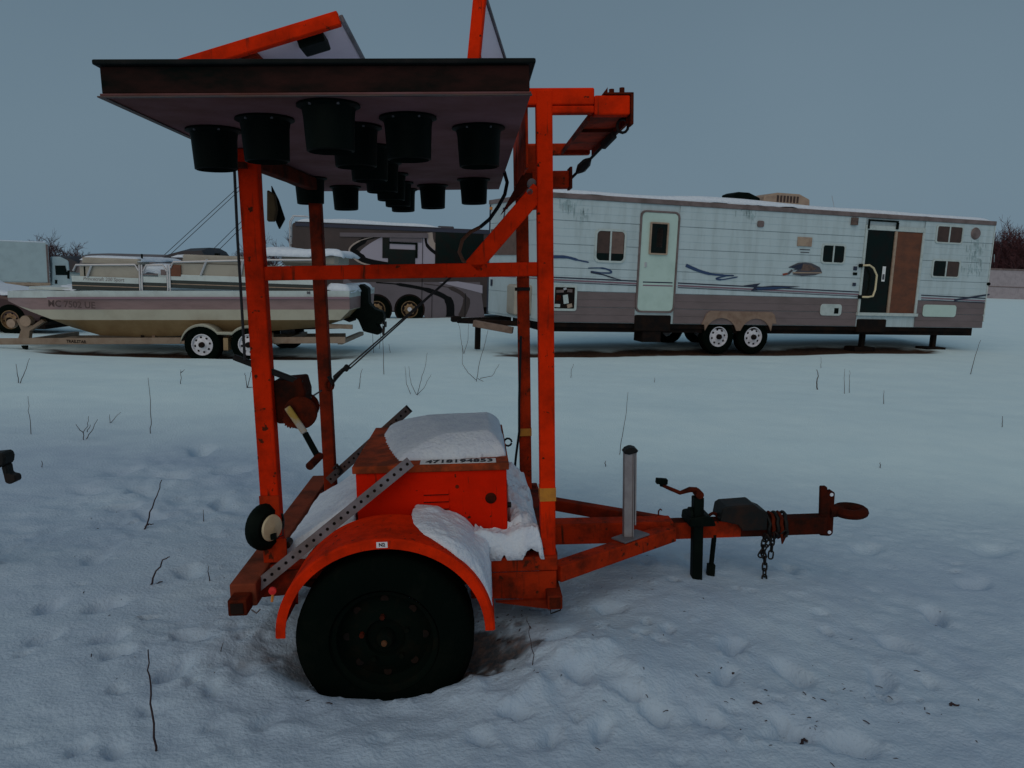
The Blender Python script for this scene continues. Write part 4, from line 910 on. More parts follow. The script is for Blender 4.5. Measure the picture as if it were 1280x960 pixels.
# open service hatch with appliance parts
x0, x1, z0, z1 = RW.rect(690, 356, 720.5, 388.5)
sh = ring_prism(rrect(x0, x1, z0, z1, .05), rrect(x0+.045, x1-.045, z0+.045, z1-.045, .02), -.03, -.0115).build('service_hatch', 'rv_frame', rv)
MB().bb(x0+.04, x1-.04, -.013, -.0117, z0+.04, z1-.04).build('recess', 'dark', sh)
rr = random.Random(3)
for (ux, uz, wx, wz, m) in ((.55, .45, .2, .34, 'rv_frame'), (.2, .2, .25, .12, 'rv_frame'), (.3, .75, .3, .1, 'rv_trim'), (.7, .78, .2, .12, 'rv_trim'), (.25, .5, .16, .2, 'rust'), (.72, .2, .2, .14, 'rv_tan'), (.5, .85, .12, .08, 'alu')):
    cx = x0+(x1-x0)*ux; cz = z0+(z1-z0)*uz; MB().box((cx, -.02, cz), ((x1-x0)*wx, .012, (z1-z0)*wz), Matrix.Rotation(rr.uniform(-.3, .3), 3, 'Y')).build('appliance_part', m, sh)
# stripes and swooshes
def line(pa, pb, hgt, m, name='stripe', a_off=.0125):
    a = RW(*pa); b2 = RW(*pb); MB().prism([(a[0], a[1]-hgt), (b2[0], b2[1]-hgt), (b2[0], b2[1]+hgt), (a[0], a[1]+hgt)], 'y', -a_off-.003, -a_off).build(name, m, rv)
for x_a, x_b in ((690, 796), (847, 1073), (1151, 1232)):
    for dy, m, hg in ((0, 'navy', .012), (3.2, 'mauve_decal', .016), (5.6, 'navy', .007)):
        ya = lambda x: 346.5+(x-690)*(376-346.5)/(1150-690)*(.72)+dy + max(0, (x-900))*.0045
        line((x_a, ya(x_a)), (x_b, ya(x_b)), hg, m)
smooth_strip(RW, cat([(690, 321), (708, 321.5), (722, 325), (736, 328)]), [4]*6+[3.2]*6+[1.8]*6+[.5], 'swoosh', 'blue')
smooth_strip(RW, cat([(735, 335), (752, 335), (762, 338), (763, 341), (752, 341), (738, 339)]), [1.2]*6+[2]*6+[2.2]*6+[2]*6+[1.4]*6+[.6], 'swoosh', 'blue')
smooth_strip(RW, cat([(738, 340), (752, 343), (768, 348), (776, 350)]), [2.4]*6+[1.6]*6+[1]*6+[.4], 'swoosh', 'navy')
smooth_strip(RW, cat([(857, 331.5), (872, 338), (888, 342.5), (905, 344), (917, 344.5)]), [4.2]*6+[3.6]*6+[2.6]*6+[1.8]*6+[.8], 'swoosh', 'blue')
smooth_strip(RW, cat([(917, 344.5), (905, 345.5), (895, 348), (902, 349.5), (922, 346)]), [1]*6+[1.8]*6+[2.4]*6+[1.6]*6+[.4], 'swoosh', 'blue')
RW.poly([(928, 357), (950, 354), (944, 359), (966, 357), (1000, 358), (968, 362), (938, 363.5), (942, 359.5)], 'swoosh', 'navy', .017)
RW.poly([(944, 359.5), (990, 358.5), (966, 361.3), (946, 362.2)], 'swoosh', 'blue', .0212)
RW.poly([(1192, 374), (1236, 367), (1236, 369), (1205, 374), (1192, 376.5)], 'swoosh', 'navy', .017)
# flying duck decal
RW.poly([(985, 334), (997, 328.5), (1006, 328), (1014, 329), (1024, 334), (1027, 341), (1018, 344), (1002, 345), (990, 343), (997, 337)], 'duck_decal', 'duckgrey', .0165)
RW.poly([(985, 334.5), (1003, 329), (1002, 336), (990, 338), (996, 335)], 'duck_decal', 'navy', .0208); RW.poly([(1003, 330), (1012, 331), (1020, 336), (1012, 339), (1000, 338)], 'duck_decal', 'duckbrown', .0208)
RW.poly([(990, 340), (1026, 340.5), (1026, 341.7), (990, 341.5)], 'duck_decal', 'rv_tan', .0208)
RW.poly([(979, 342), (984, 341), (989, 336.5), (990.5, 338.5), (986, 343), (980, 344)], 'duck_decal', 'duckgrey', .0165); RW.poly([(977.5, 342), (983, 341), (984, 343), (978, 344.5)], 'duck_decal', 'duckred', .0208)
# wheel skirt with arches, wheels, undercarriage
w1 = RW(896.5, 425, .08); w2 = RW(940, 421.5, .08); wz = .40; TRD = .37
xc = (w1[0]+w2[0])/2; ZA = RW(905, 389)[1]
pts = [(w1[0]-.44, ZB-.005)]
sk = [(w1[0]-.46, .66), (w1[0]-.36, ZA-.06), (w1[0]-.28, ZA), (w2[0]+.36, ZA), (w2[0]+.44, ZA-.06), (w2[0]+.50, .70), (w2[0]+.40, .70)]
for k in range(9): a = R_(20+140*k/8); sk.append((w2[0]+.40*math.cos(a), wz+.40*math.sin(a)))
for k in range(9): a = R_(20+140*k/8); sk.append((w1[0]+.40*math.cos(a), wz+.40*math.sin(a)))
sk += [(w1[0]-.40, .66)]
MB().prism(sk, 'y', -.035, -.0117).build('wheel_skirt', 'rv_skirt', rv)
for wx in (w1[0], w2[0]):
    vehicle_wheel(rv, wx, .04, wz, TRD, .22, .215, 'whitewheel'); vehicle_wheel(rv, wx, WID-.04, wz, TRD, .22, .215, 'whitewheel', 1, 0)
x0, x1, z0, z1 = RW.rect(801, 414, 845, 440); 
MB().bb(.1, LEN-.15, .12, WID-.25, .47, ZB-.001).build('underframe', 'dark', rv)
MB().bb(.05, LEN-.4, .05, .13, .56, ZB-.001).build('chassis_rail', 'dark', rv)
x0, x1, z0, z1 = RW.rect(793, 394, 838, 411); st_ = MB().bb(x0, x1, -.03, .3, .50, z1).build('entry_step', 'dark', rv, bevel=.02); MB().bb(x0+.2, x1-.2, .0, .4, .28, .499).build('step_tread', 'dark', st_)
x0, x1, z0, z1 = RW.rect(1071, 399, 1107, 411); MB().bb(x0, x1, -.03, .3, .52, z1).build('entry_step', 'dark', rv, bevel=.02)
for px in (1090, 1180): a = RW(px, 420)[0]; MB().bb(a-.05, a+.05, .25, .35, .18, .50).bb(a-.3, a+.25, .15, .5, .06, .18).build('jack_stand', 'dark', rv)
# spare tyres / far tyres showing under the floor
# nose: front wall trim, window, lettering, cargo door, propane cover, tongue
fd = (Vector((SK, WID, 0))-Vector((0, 0, 0))); FL = fd.length; fd.normalize(); fn2 = Vector((-fd.y, fd.x, 0))   # points forward (-x)
if fn2.x > 0: fn2 = -fn2
def nose(name, u0, u1, z0, z1, m, off=.0, th=.02, parent=None, bevel=.0):
    mb = MB(); vs = [fd*u+fn2*o_+Vector((0, 0, z)) for o_ in (off, off+th) for u, z in ((u0, z0), (u1, z0), (u1, z1), (u0, z1))]
    return mb.add(vs, [(0, 1, 2, 3), (4, 5, 6, 7), (0, 1, 5, 4), (1, 2, 6, 5), (2, 3, 7, 6), (3, 0, 4, 7)]).build(name, m, parent or rv, bevel=bevel)
for k in range(5): nose('siding_panel', .01, FL-.01, ZB+.05+k*.48, ZB+.05+(k+1)*.48-.008, 'rv_white', -.01, .018)
nose('roof_trim', -.02, FL+.02, ZT-.06, ZT+.03, 'rv_trim', .009, .02)
nose('corner_trim', FL-.05, FL+.005, ZB, ZT-.065, 'navy', .009, .008)
nose('front_window', .9, FL-.12, 1.95, 2.50, 'curtain_tan', .009, .02); nose('front_window_frame', .85, .8995, 1.90, 2.55, 'rv_frame', .009, .03)
rot = Matrix((-fd, Vector((0, 0, 1)), fn2)).transposed().to_euler()
text('Terry', .40, 'lettering', 'navy', rv, fd*(FL*.58)+fn2*.0125+Vector((0, 0, 2.78)), rot, .3, .001, .004)
mb = MB()
for k in range(8): 
    u = FL*.50+k*.08; mb.add([fd*(u+du)+fn2*.0125+Vector((0, 0, 2.60+.05*math.sin(k*.45)+dz)) for du, dz in ((0, 0), (.085, .012), (.085, .05), (0, .04))], [(0, 1, 2, 3)])
mb.build('swoosh', 'blue', rv)
nose('stripe', .01, FL-.06, 1.53, 1.555, 'navy', .0085, .002); nose('stripe', .01, FL-.06, 1.49, 1.51, 'mauve_decal', .0085, .002)
nose('corner_trim', -.005, .035, ZB, ZT-.065, 'rv_frame', .009, .01)
nose('marker_lamp', FL-.12, FL-.04, 2.92, 2.98, 'amber', .01, .03); nose('junction_box', FL-.25, FL-.2, 1.28, 1.42, 'navy', .01, .03)
MB().bb(-.20, -.06, 1.2, 1.26, .95, 1.02).build('amber_lamp', 'amber', rv)
MB().lathe([(.001, .09), (.09, .06), (.12, 0), (.09, -.07), (.001, -.1)], (-.22, .6, 1.48), (0, 0, 1), 16).build('propane_cap', 'rv_frame', rv, smooth=True)
MB().bb(-.42, -.04, .35, .95, .75, 1.36).build('propane_cover', 'boat_beige', rv, bevel=.04)
for yy in (.45, 2.0): MB().beam((-.02, yy, .58), (-1.35, 1.22, .58), .09, .10).build('tongue_beam', 'dark', rv)
MB().bb(-1.5, -1.30, 1.14, 1.30, .55, .67).build('coupler', 'dark', rv, bevel=.02)
a = RW(592, 404, .6); b2 = RW(641, 413, .2)
tb = MB().beam((a[0], .6, a[1]), (b2[0], .2, b2[1]), .12, .13).build('bumper_board', 'timber', rv, bevel=.008)
MB().bb(-1.0, -.90, 1.1, 1.2, .0, .60).build('tongue_jack', 'dark', rv)
def flat_tyre(px, py, off, r, lean):
    pass

# ================================================================== brown and lavender motorhome
mh = thing('motorhome', 'dark brown and lavender motorhome with black swirls and bronze tandem wheels', 'motorhome')
MW = Wall(-7.95, 27.3, R_(9.5), mh)
def mz(px, py): return MW(px, py)
MT = 3.02; MBz = .22; ML = 12.0
MB().prism(rrect(0, ML, MBz, MT, .12), 'y', .0, 2.5).build('body', 'mh_brown', mh)
x0, _ = MW(357, 300)
MB().bb(.1, ML-.1, .02, 2.48, MT+.0005, MT+.03).build('roof', 'navy', mh)
MB().bb(.12, ML-.1, -.05, -.001, MT-.12, MT-.01).build('awning_rail', 'navy', mh)
MW.poly([(425, 290), (535, 291), (535, 297), (425, 295)], 'awning_cover', 'mh_mauve', .03, .05)
MW.poly([(428, 358), (430, 345), (440, 352), (600, 352), (606, 398), (532, 398), (523, 380), (505, 374), (494, 388), (488, 388), (480, 374), (466, 376), (458, 380), (444, 372), (442, 364)], 'lower_panel', 'mh_mauve', .004, .004)
MW.poly(cat([(478, 295), (462, 304), (450, 314), (452, 322), (468, 330), (490, 334), (528, 334), (560, 330), (552, 318), (534, 296)], 4), 'side_panel', 'mh_lav', .004, .004)
smooth_strip(MW, cat([(480, 294), (455, 300), (441, 312), (456, 325), (490, 332)]), [2]*6+[8]*6+[12]*6+[8]*6+[2], 'swirl', 'mh_black', off=.012)
smooth_strip(MW, cat([(472, 294), (448, 301), (436.5, 313), (452, 328), (488, 335)]), [1]*6+[2]*6+[2.4]*6+[2]*6+[1], 'swirl', 'mh_tan', off=.016)
smooth_strip(MW, cat([(532, 296), (534, 306), (545, 316), (560, 323)]), [3]*6+[4]*6+[4]*6+[2], 'swirl', 'mh_black', off=.012)
smooth_strip(MW, cat([(537, 290), (540, 304), (552, 312), (562, 316)]), [7]*6+[7]*6+[5]*6+[2], 'swirl', 'mh_tan', off=.010)
smooth_strip(MW, cat([(470, 352.5), (500, 355), (535, 362), (560, 374), (563, 395)]), [1.5]*6+[4]*6+[6]*6+[10]*6+[12], 'swirl', 'mh_black', off=.012)
smooth_strip(MW, cat([(530, 354), (565, 360), (583, 374), (576, 397)]), [1]*6+[5]*6+[9]*6+[4], 'swirl', 'mh_brown', off=.012)
MW.poly([(572, 351), (603, 356), (603, 366), (580, 360), (548, 352)], 'side_panel', 'mh_lav', .018, .004)
def mrect(name, px0, py0, px1, py1, m, off=.012, th=.012, parent=None):
    x0, x1, z0, z1 = MW.rect(px0, py0, px1, py1); return MB().bb(x0, x1, -off-th, -off, z0, z1).build(name, m, parent or mh, bevel=.004)
w_ = mrect('window', 485, 311, 519, 334, 'glass', .012, .02); mrect('window', 478, 294, 487, 322, 'glass', .0165, .012); mrect('window', 544, 289, 604, 332, 'glass', .022, .02)
mrect('slide_trim', 486, 302, 522, 304.5, 'black', .0325, .01); mrect('slide_trim', 519, 304.6, 522, 322, 'black', .0325, .01); mrect('slide_panel', 488, 294.5, 527, 301.5, 'mh_mauve', .0325, .006)
mrect('panel_seam', 527.3, 294, 528, 398, 'mh_black', .0345, .003); mrect('panel_seam', 539.5, 366, 540.1, 397, 'mh_black', .0345, .003); mrect('panel_seam', 581, 366, 581.6, 397, 'mh_black', .0345, .003)
mrect('fuel_hatch', 442, 370, 459, 388, 'mh_lav', .016, .02); mrect('hatch_latch', 454, 376, 456.5, 382, 'mh_black', .0365, .006)
mrect('running_board', 528, 397.5, 602, 400.5, 'mh_tan', .0, .12)
for px in (471, 512): a = MW(px, 386); vehicle_wheel(mh, a[0], -.03, a[1], .50, .3, .31, 'bronze', -1, 9, cap='whitewheel' if px == 512 else 'dark', hole_r=.16)
for px in (471, 512): a = MW(px, 386); MB().lathe([(.001, 0), (.56, 0), (.56, .004), (.001, .004)], (a[0], -.006, a[1]), (0, -1, 0), 30).build('wheel_arch', 'dark', mh)
MB().bb(.3, ML, .1, 2.4, -.05, MBz-.001).build('underbody', 'dark', mh)
# rear ladder
for yy in (.35, .75): MB().tube([(.05, yy, 1.1), (-.12, yy, 1.15), (-.12, yy, MT+.05), (.0, yy, MT+.25), (.5, yy, MT+.25)], .02, 6).build('ladder_rail', 'alu', mh, smooth=True)
for k in range(6): MB().cyl((-.12, .35, 1.35+k*.3), (-.12, .75, 1.35+k*.3), .015, 6).build('ladder_rung', 'alu', mh)
MB().bb(5.2, 5.8, 1.0, 1.5, MT+.03, MT+.15).build('roof_vent', 'duckgrey', mh, bevel=.03); MB().prism([(4.4, MT+.03), (4.6, MT+.13), (4.9, MT+.13), (5.0, MT+.03)], 'y', 1, 1.5).build('roof_vent', 'whitewheel', mh)
def mhsnow(x, y):
    e = min((x-.15)/.3, (5.2-x)/.6, (y-.0)/.08, (2.45-y)/.15)+.3*sn(x, y, .6)
    return x, y, MT+.026, (.10+.06*sn(x, y, 1.3)+.06*math.exp(-((x-1.6)/.9)**2))*math.tanh(max(-.05, e)*1.5)
ms = snow_lump('roof_snow', mhsnow, .1, 5.6, -.02, 2.46, 90, 20); ms.location = MW.o; ms.rotation_euler = (0, 0, MW.t); tag(ms, 'thin snow layer along the roof of the brown motorhome', 'snow')
mh.location.z = -.02

# ================================================================== deck boat on its trailer
bt = thing('deck_boat', 'cream and mauve deck boat with green striped railing panels sitting on a boat trailer', 'boat')
BW = Wall(-8.65, 13.0, 0, bt); BM = 2.3
# lofted hull: near side rows follow the photograph's bands, far side mirrored
topc = lambda px: BW(px, 363+(200-px)*.006)[1]
sts = [10, 22, 40, 64, 90, 125, 170, 220, 280, 340, 400, 425, 437]
bot = {10: 376, 22: 382, 40: 390, 64: 399, 90: 409, 125: 419, 170: 421, 220: 420, 280: 417, 340: 413.5, 400: 409, 425: 400, 437: 388}
R1, R2, R3 = lambda p: 372.5, lambda p: 387, lambda p: 397
def hull_rows(px):
    b_ = bot[px]; rows = [363.5, 372]
    for r in (387, 400, 421): rows.append(min(r, b_))
    if rows[-1] < b_: rows[-1] = b_
    return rows
def half(px, row):
    t = min(1, (px-10)/110.); hb = BM/2*math.sqrt(max(0, 1-(1-t)**2.2)); hb = max(hb, .06)
    return hb*[1, .985, .96, .93, .74][row]
names = ['rub_rail_band', 'mauve_band', 'cream_band', 'hull_bottom']; mats = ['boat_white', 'boat_mauve', 'boat_cream', 'boat_gold']
G = []
for px in sts:
    rows = hull_rows(px); pts_ = []
    for i, py in enumerate(rows):
        hb = half(px, i); s_, z = BW(px, py, BM/2-hb); pts_.append((s_, z, hb))
    G.append(pts_)
for band in range(4):
    mb = MB(); idx = []
    for pts_ in G:
        for j in (band, band+1):
            s_, z, hb = pts_[j]; o_ = .012 if (band == 0) else 0
            mb.v += [(s_, BM/2-hb-o_, z), (s_, BM/2+hb+o_, z)]
    for i in range(len(G)-1):
        a = i*4; b2 = a+4
        mb.f += [(a, a+2, b2+2, b2), (a+1, b2+1, b2+3, a+3)]
    e = (len(G)-1)*4; mb.f.append((e, e+2, e+3, e+1))
    if band == 3: mb.f += [(i*4+2, i*4+3, i*4+7, i*4+6) for i in range(len(G)-1)]
    mb.build(names[band], mats[band], bt, smooth=True, angle=30)
mb = MB()
for pts_ in G: s_, z, hb = pts_[0]; mb.v += [(s_, BM/2-hb, z-.01), (s_, BM/2+hb, z-.01)]
mb.f += [(2*i, 2*i+1, 2*i+3, 2*i+2) for i in range(len(G)-1)]; mb.build('deck', 'boat_white', bt)
a = BW(11, 376); b2 = BW(437, 372.5); MB().beam((BW(60, 372.5)[0], -.02, BW(60, 372.5)[1]), (b2[0], -.02, b2[1]), .02, .035).build('rub_strip', 'mauve_decal', bt)
def brect(name, px0, py0, px1, py1, m, y0=.04, y1=.07, parent=None, bevel=.004):
    x0, x1, z0, z1 = BW.rect(px0, py0, px1, py1); return MB().bb(x0, x1, y0, y1, z0, z1).build(name, m, parent or bt, bevel=bevel)
# railing panels
for (p0, p1) in ((88, 172), (177, 207), (212, 437)):
    p1b = min(p1, 405)
    if p0 != 177:
        brect('railing_panel', p0+9 if p0 == 88 else p0, 332, p1b, 346.5, 'boat_beige', .06, .075); brect('seat_back', p0+9 if p0 == 88 else p0+12, 322.5 if p0 == 88 else 319, p1b-2 if p0 == 88 else 300, 331.8, 'boat_beige', .10, .5, bevel=.03)
    brect('railing_band', p0, 346.2, p1b, 353.5, 'boat_white', .035, .058); brect('stripe_board', p0, 353.6, p1b, 363.2, 'boat_green', .045, .06)
    brect('stripe_line', p0, 357.6, p1b, 358.6, 'rv_tan', .040, .0445)
brect('locker', 211, 331, 225, 345.5, 'wood', .03, .057)
for px in (173.5, 176.5, 208.5, 211.5): brect('rail_post', px-.9, 331, px+.9, 364.5, 'alu', .02, .034)
for p0, p1, py in ((90, 172, 331.0), (178, 207, 331.5), (212, 312, 325.5), (312, 402, 325)):
    a = BW(p0, py+(.0 if p0 != 212 else 2)); b2 = BW(p1, py); MB().tube([(a[0], .028, a[1]-.10), (a[0]+.05, .028, a[1]), (b2[0]-.06, .028, b2[1]), (b2[0], .028, b2[1]-.10)], .018, 8).build('hand_rail', 'alu', bt, smooth=True)
for pa, pb in (((113, 332), (108, 346)), ((258, 324), (250, 344)), ((303, 325), (300, 344))): a = BW(*pa); b2 = BW(*pb); MB().tube([(a[0], .03, a[1]), (b2[0], .03, b2[1])], .02, 6).build('rail_strut', 'alu', bt)
brect('hinge', 102.5, 333, 104.3, 345, 'black', .05, .0595); brect('stanchion', 165.2, 317, 167, 326, 'black', .3, .33); brect('latch', 199, 337, 206, 344, 'rv_trim', .05, .0575)
brect('navigation_light', 256.5, 316, 261, 320.5, 'black', .4, .5)
brect('rear_lounge', 345, 315, 418, 333, 'boat_beige', .25, 1.2, bevel=.06); brect('rear_panel', 312, 333, 405, 345.8, 'boat_beige', .06, .075); brect('rear_stripe', 345, 333.5, 405, 335, 'boat_green', .052, .0595)
ha, hb2 = BM/2-half(64, 1), BM/2-half(125, 1); pa_ = BW(64, 379, ha); pb_ = BW(125, 379, hb2)
text('MC 7502 UE', .155, 'registration', 'reg_ink', bt, ((pa_[0]+pb_[0])/2, (ha+hb2)/2-.12, pa_[1]), (R_(90), 0, math.atan2(hb2-ha, pb_[0]-pa_[0])), 0, .001, .003, squash=1.1)
text('Princecraft 200 Sport', .085, 'lettering', 'rv_trim', bt, (BW(128, 349.3)[0], .0342, BW(128, 349.3)[1]), (R_(90), 0, 0), .2, .0005, squash=.95)
text('88', .06, 'emblem', 'duckgrey', bt, (BW(386, 366)[0], -.0165, BW(386, 366)[1]), (R_(90), 0, 0), 0, .001, .002)
brect('bow_platform', 22, 359.5, 88, 363.2, 'boat_white', .3, 2.0)
# stern drive
sd_ = MB().prism([BW(*q) for q in ((418, 372), (437, 356), (446, 362), (447, 382), (455, 390), (466, 394), (468, 404), (462, 412), (458, 410), (464, 421), (460, 425), (440, 420), (433, 404), (420, 398), (412, 396), (409, 388), (418, 388))], 'y', .95, 1.25).build('stern_drive', 'black', bt, bevel=.02)
MB().prism([BW(*q) for q in ((412, 398), (424, 404), (424, 407), (412, 402))], 'y', .8, 1.4).build('trim_plate', 'dark', sd_)
for k in range(3): a = BW(465, 412); MB().box((a[0]+.02, 1.1+.12*math.cos(k*2.1), a[1]+.12*math.sin(k*2.1)), (.03, .16, .10), Matrix.Rotation(k*2.1, 3, 'X')).build('propeller_blade', 'blacksteel', sd_)
# snow on the boat
def bsnow(lab, px0, px1, py, y0, y1, th, m=30, fl=.4):
    x0, z = BW((px0), py); x1, _ = BW(px1, py)
    def f(x, y):
        hbx = BM/2*math.sqrt(max(0, 1-(1-min(1, max(0, x-.35)/1.5))**2.2)); e = min((x-x0)/.12, (x1-x)/.12, (y-y0)/.1, (y1-y)/.12, (hbx-.04-abs(y-BM/2))/.08)+fl*sn(x, y, .3)
        return x, y, z-.01, (th+.4*th*sn(x, y, .5))*math.tanh(max(-.05, e)*1.6)
    o = snow_lump('settled_snow', f, x0, x1, y0, y1, m, 24); o.location = BW.o; return tag(o, lab, 'snow')
bsnow('snow on the bow deck of the boat on its trailer', 20, 88, 360, .1, 2.2, .06)
bsnow('snow on the bench top behind the green striped boat railing', 95, 172, 323.5, .1, 1.9, .07); bsnow('snow piled in the gateway of the boat railing', 172, 214, 341, .12, 1.6, .16)
bsnow('snow along the seat tops towards the stern of the boat', 210, 300, 320.5, .1, 1.8, .05); bsnow('thick snow cushion covering the rear lounge of the boat', 318, 428, 318, .12, 1.5, .14); bsnow('snow on the swim platform at the boat stern', 404, 438, 364, .05, 2.2, .13)
# boat trailer
btr = thing('boat_trailer', 'tan boat trailer with white spoked tandem wheels carrying the deck boat', 'trailer', BW.o)
ty = .18
def tb_(name, pa, pb, y, wd, h, m='trailer_tan'): a = BW(*pa, y); b2 = BW(*pb, y); return MB().beam((a[0], y, a[1]), (b2[0], y, b2[1]), wd, h).build(name, m, btr, bevel=.004)
fr = tb_('frame_rail', (-60, 427), (432, 425), ty, .06, .11); tb_('frame_rail', (60, 423), (432, 420), 2.05, .06, .11)
tb_('bunk', (150, 414.5), (425, 408.5), .45, .12, .06, 'dark'); tb_('bunk', (150, 414.5), (425, 408.5), 1.8, .12, .06, 'dark')
for px in (178, 192, 230, 285, 340, 400): a = BW(px, 425, ty); b2 = BW(px, 416, .45); MB().beam((a[0], ty, a[1]+.03), (b2[0], .45, b2[1]), .05, .04).build('bunk_bracket', 'trailer_tan' if px != 178 else 'dark', btr)
for px in (20, 232, 345, 425): a = BW(px, 427, ty); MB().bb(a[0]-.04, a[0]+.04, ty, 2.05, a[1]-.05, a[1]+.02).build('cross_beam', 'trailer_tan', btr)
MB().bb(BW(400, 409)[0], BW(437, 409)[0], .2, .26, BW(420, 412)[1], BW(420, 406.5)[1]).build('guide_board', 'trailer_tan', btr)
text('TRAILSTAR', .07, 'lettering', 'dark', btr, (BW(89, 427)[0], ty-.032, BW(89, 426.6, ty)[1]), (R_(90), 0, 0), 0, .001, .002, squash=1.0)
# winch post at the bow
def tpoly(name, pts, y0, y1, m): return MB().prism([BW(*q, y0) for q in pts], 'y', y0, y1).build(name, m, btr, bevel=.006)
tpoly('winch_post', [(22, 424), (36, 424), (37, 414), (56, 402), (52, 399), (40, 407), (35, 406), (24, 398), (20, 400), (26, 412)], .85, .95, 'trailer_tan')
MB().lathe([(.001, 0), (.10, 0), (.10, .12), (.001, .12)], (BW(35, 401, .9)[0], .82, BW(35, 401, .9)[1]), (0, 1, 0), 18).build('winch_drum', 'rv_tan', btr, smooth=True)
tpoly('bow_stop', [(50, 396), (62, 398), (60, 403), (49, 401)], .95, 1.3, 'black'); MB().lathe([(.001, 0), (.08, 0), (.08, .1), (.001, .1)], (BW(17, 404, .9)[0], .82, BW(17, 404, .9)[1]), (0, 1, 0), 16).build('winch_drum', 'rv_tan', btr, smooth=True)
tpoly('jack_wheel', [(26, 432), (33, 432), (33, 437), (28, 436)], .1, .16, 'black'); MB().bb(BW(1, 425, .9)[0]-.03, BW(1, 425, .9)[0]+.03, .1, .16, -.05, BW(1, 425)[1]).build('tongue_jack', 'navy', btr)
for px in (254.5, 312.5): a = BW(px, 432, .0); vehicle_wheel(btr, a[0], -.06, a[1]+.02, .315, .2, .185, 'whitewheel', -1, 8); vehicle_wheel(btr, a[0], 2.3, a[1]+.02, .315, .2, .185, 'whitewheel', 1, 0)
fx = [BW(254.5, 432)[0], BW(312.5, 432)[0]]; fz = BW(255, 432)[1]+.02
mb = MB(); prof = []
for cx, a0, a1 in ((fx[0], 172, 40), (fx[1], 140, 8)):
    for k in range(13): a = R_(a0+(a1-a0)*k/12); prof.append((cx+.36*math.cos(a), fz+.36*math.sin(a)))
for x, z in prof: mb.v += [(x, -.09, z-.045), (x, -.09, z), (x, .17, z), ]
mb.f += [(3*i, 3*i+3, 3*i+4, 3*i+1) for i in range(len(prof)-1)]+[(3*i+1, 3*i+4, 3*i+5, 3*i+2) for i in range(len(prof)-1)]
fo = mb.build('fender', 'boat_cream', btr, smooth=True); md = fo.modifiers.new('s', 'SOLIDIFY'); md.thickness = .012
MB().bb((fx[0]+fx[1])/2-.04, (fx[0]+fx[1])/2+.04, -.05, ty-.031, .12, .33).build('fender_bracket', 'boat_gold', btr)

# ================================================================== far left: box truck, dark car, covered boats
bx = thing('box_truck', 'white box truck parked beyond the boat', 'truck'); TW_ = Wall(-33.7, 38.1, R_(33.5), bx)
x1, zt = TW_(60, 303.5); _, zb = TW_(40, 353)
MB().prism([(-3, zb), (x1, zb), (x1, zt-.08), (x1-.12, zt), (-3, zt)], 'y', 0, 2.4).build('cargo_box', 'truck_white', bx, bevel=.03)
for k in range(7): MB().bb(-2.9+k*1.05, -2.88+k*1.05, -.012, -.002, zb+.05, zt-.1).build('box_rib', 'truck_white', bx)
MB().bb(x1-.12, x1-.02, -.03, -.0125, zb, zt-.1).build('corner_post', 'rv_trim', bx); MB().bb(-3, x1, -.03, -.0135, zb-.18, zb-.005).build('side_rail', 'rv_tan', bx)
cb = MB().prism([TW_(*q) for q in ((65, 321), (76, 321), (86, 326), (88, 345), (91, 350), (91, 372), (65, 372))], 'y', .25, 2.15).build('cab', 'truck_white', bx, bevel=.05)
MB().prism([TW_(*q) for q in ((69, 332), (82, 332), (85, 344), (70, 344))], 'y', .232, .2485).build('side_window', 'glass', bx); MB().prism([TW_(*q) for q in ((84, 338), (87, 338), (87, 349), (84, 348))], 'y', -.1, .05).build('mirror', 'black', bx)
MB().prism([TW_(*q) for q in ((69, 350), (72, 350), (72, 355), (69, 355))], 'y', .236, .2485).build('door_handle', 'black', bx)
MB().bb(-3, x1+1.4, .5, 1.9, zb-.6, zb-.181).build('chassis', 'dark', bx)
gz = hz(-29, 42.5)
for xx in (-1.5, x1+1.2): vehicle_wheel(bx, xx, .15, zb-.75, .45, .3, .25, 'whitewheel', -1, 0)
MB().bb(-3.0, x1-.1, .02, 2.38, zt-.02, zt+.05).build('roof_snow', 'snow', bx, bevel=.03)

cw = thing('parked_car', 'dark red car with snow on its hood parked behind the boat bow', 'car'); KW = Wall(-16.0, 16.2, 0, cw)
kx = lambda px: KW(px, 380)[0]
bz = hz(-11.5, 16.5)
body = [KW(*q) for q in ((60, 402), (60, 388), (40, 378), (5, 369), (-55, 360), (-110, 332), (-160, 332), (-180, 362), (-182, 402))]
MB().prism(body, 'y', 0, 1.7).build('body', 'car', cw, bevel=.08, seg=2)
MB().prism([KW(*q) for q in ((-75, 358), (-112, 336), (-140, 336), (-140, 358))], 'y', -.012, -.001).build('side_window', 'glass', cw)
for px in (12, -118): vehicle_wheel(cw, kx(px), -.02, bz+.31, .33, .22, .2, 'bronze', -1, 6)
MB().bb(kx(48), kx(57)+.03, .1, .45, bz+.38, bz+.48).build('headlight', 'glass', cw, bevel=.02); MB().bb(kx(50), kx(58), -.01, 1.71, bz+.22, bz+.42).build('bumper', 'dark', cw, bevel=.03)
MB().bb(kx(-150), kx(57)-.1, .1, 1.6, bz+.12, bz+.30).build('underbody', 'dark', cw)
def carsnow(x, y):
    zz = np.interp(x, [b_[0] for b_ in (body[5], body[4], body[3], body[2], body[1])], [b_[1] for b_ in (body[5], body[4], body[3], body[2], body[1])])
    e = min((x-body[5][0])/.1, (body[1][0]-x)/.1, y/.12, (1.7-y)/.12)+.3*sn(x, y, .3); return x, y, float(zz)-.02, .10*math.tanh(max(-.05, e)*1.5)
cs = snow_lump('settled_snow', carsnow, body[5][0], body[1][0], .03, 1.67, 60, 24); cs.location = KW.o; tag(cs, 'snow covering the hood and roof of the dark red car', 'snow')

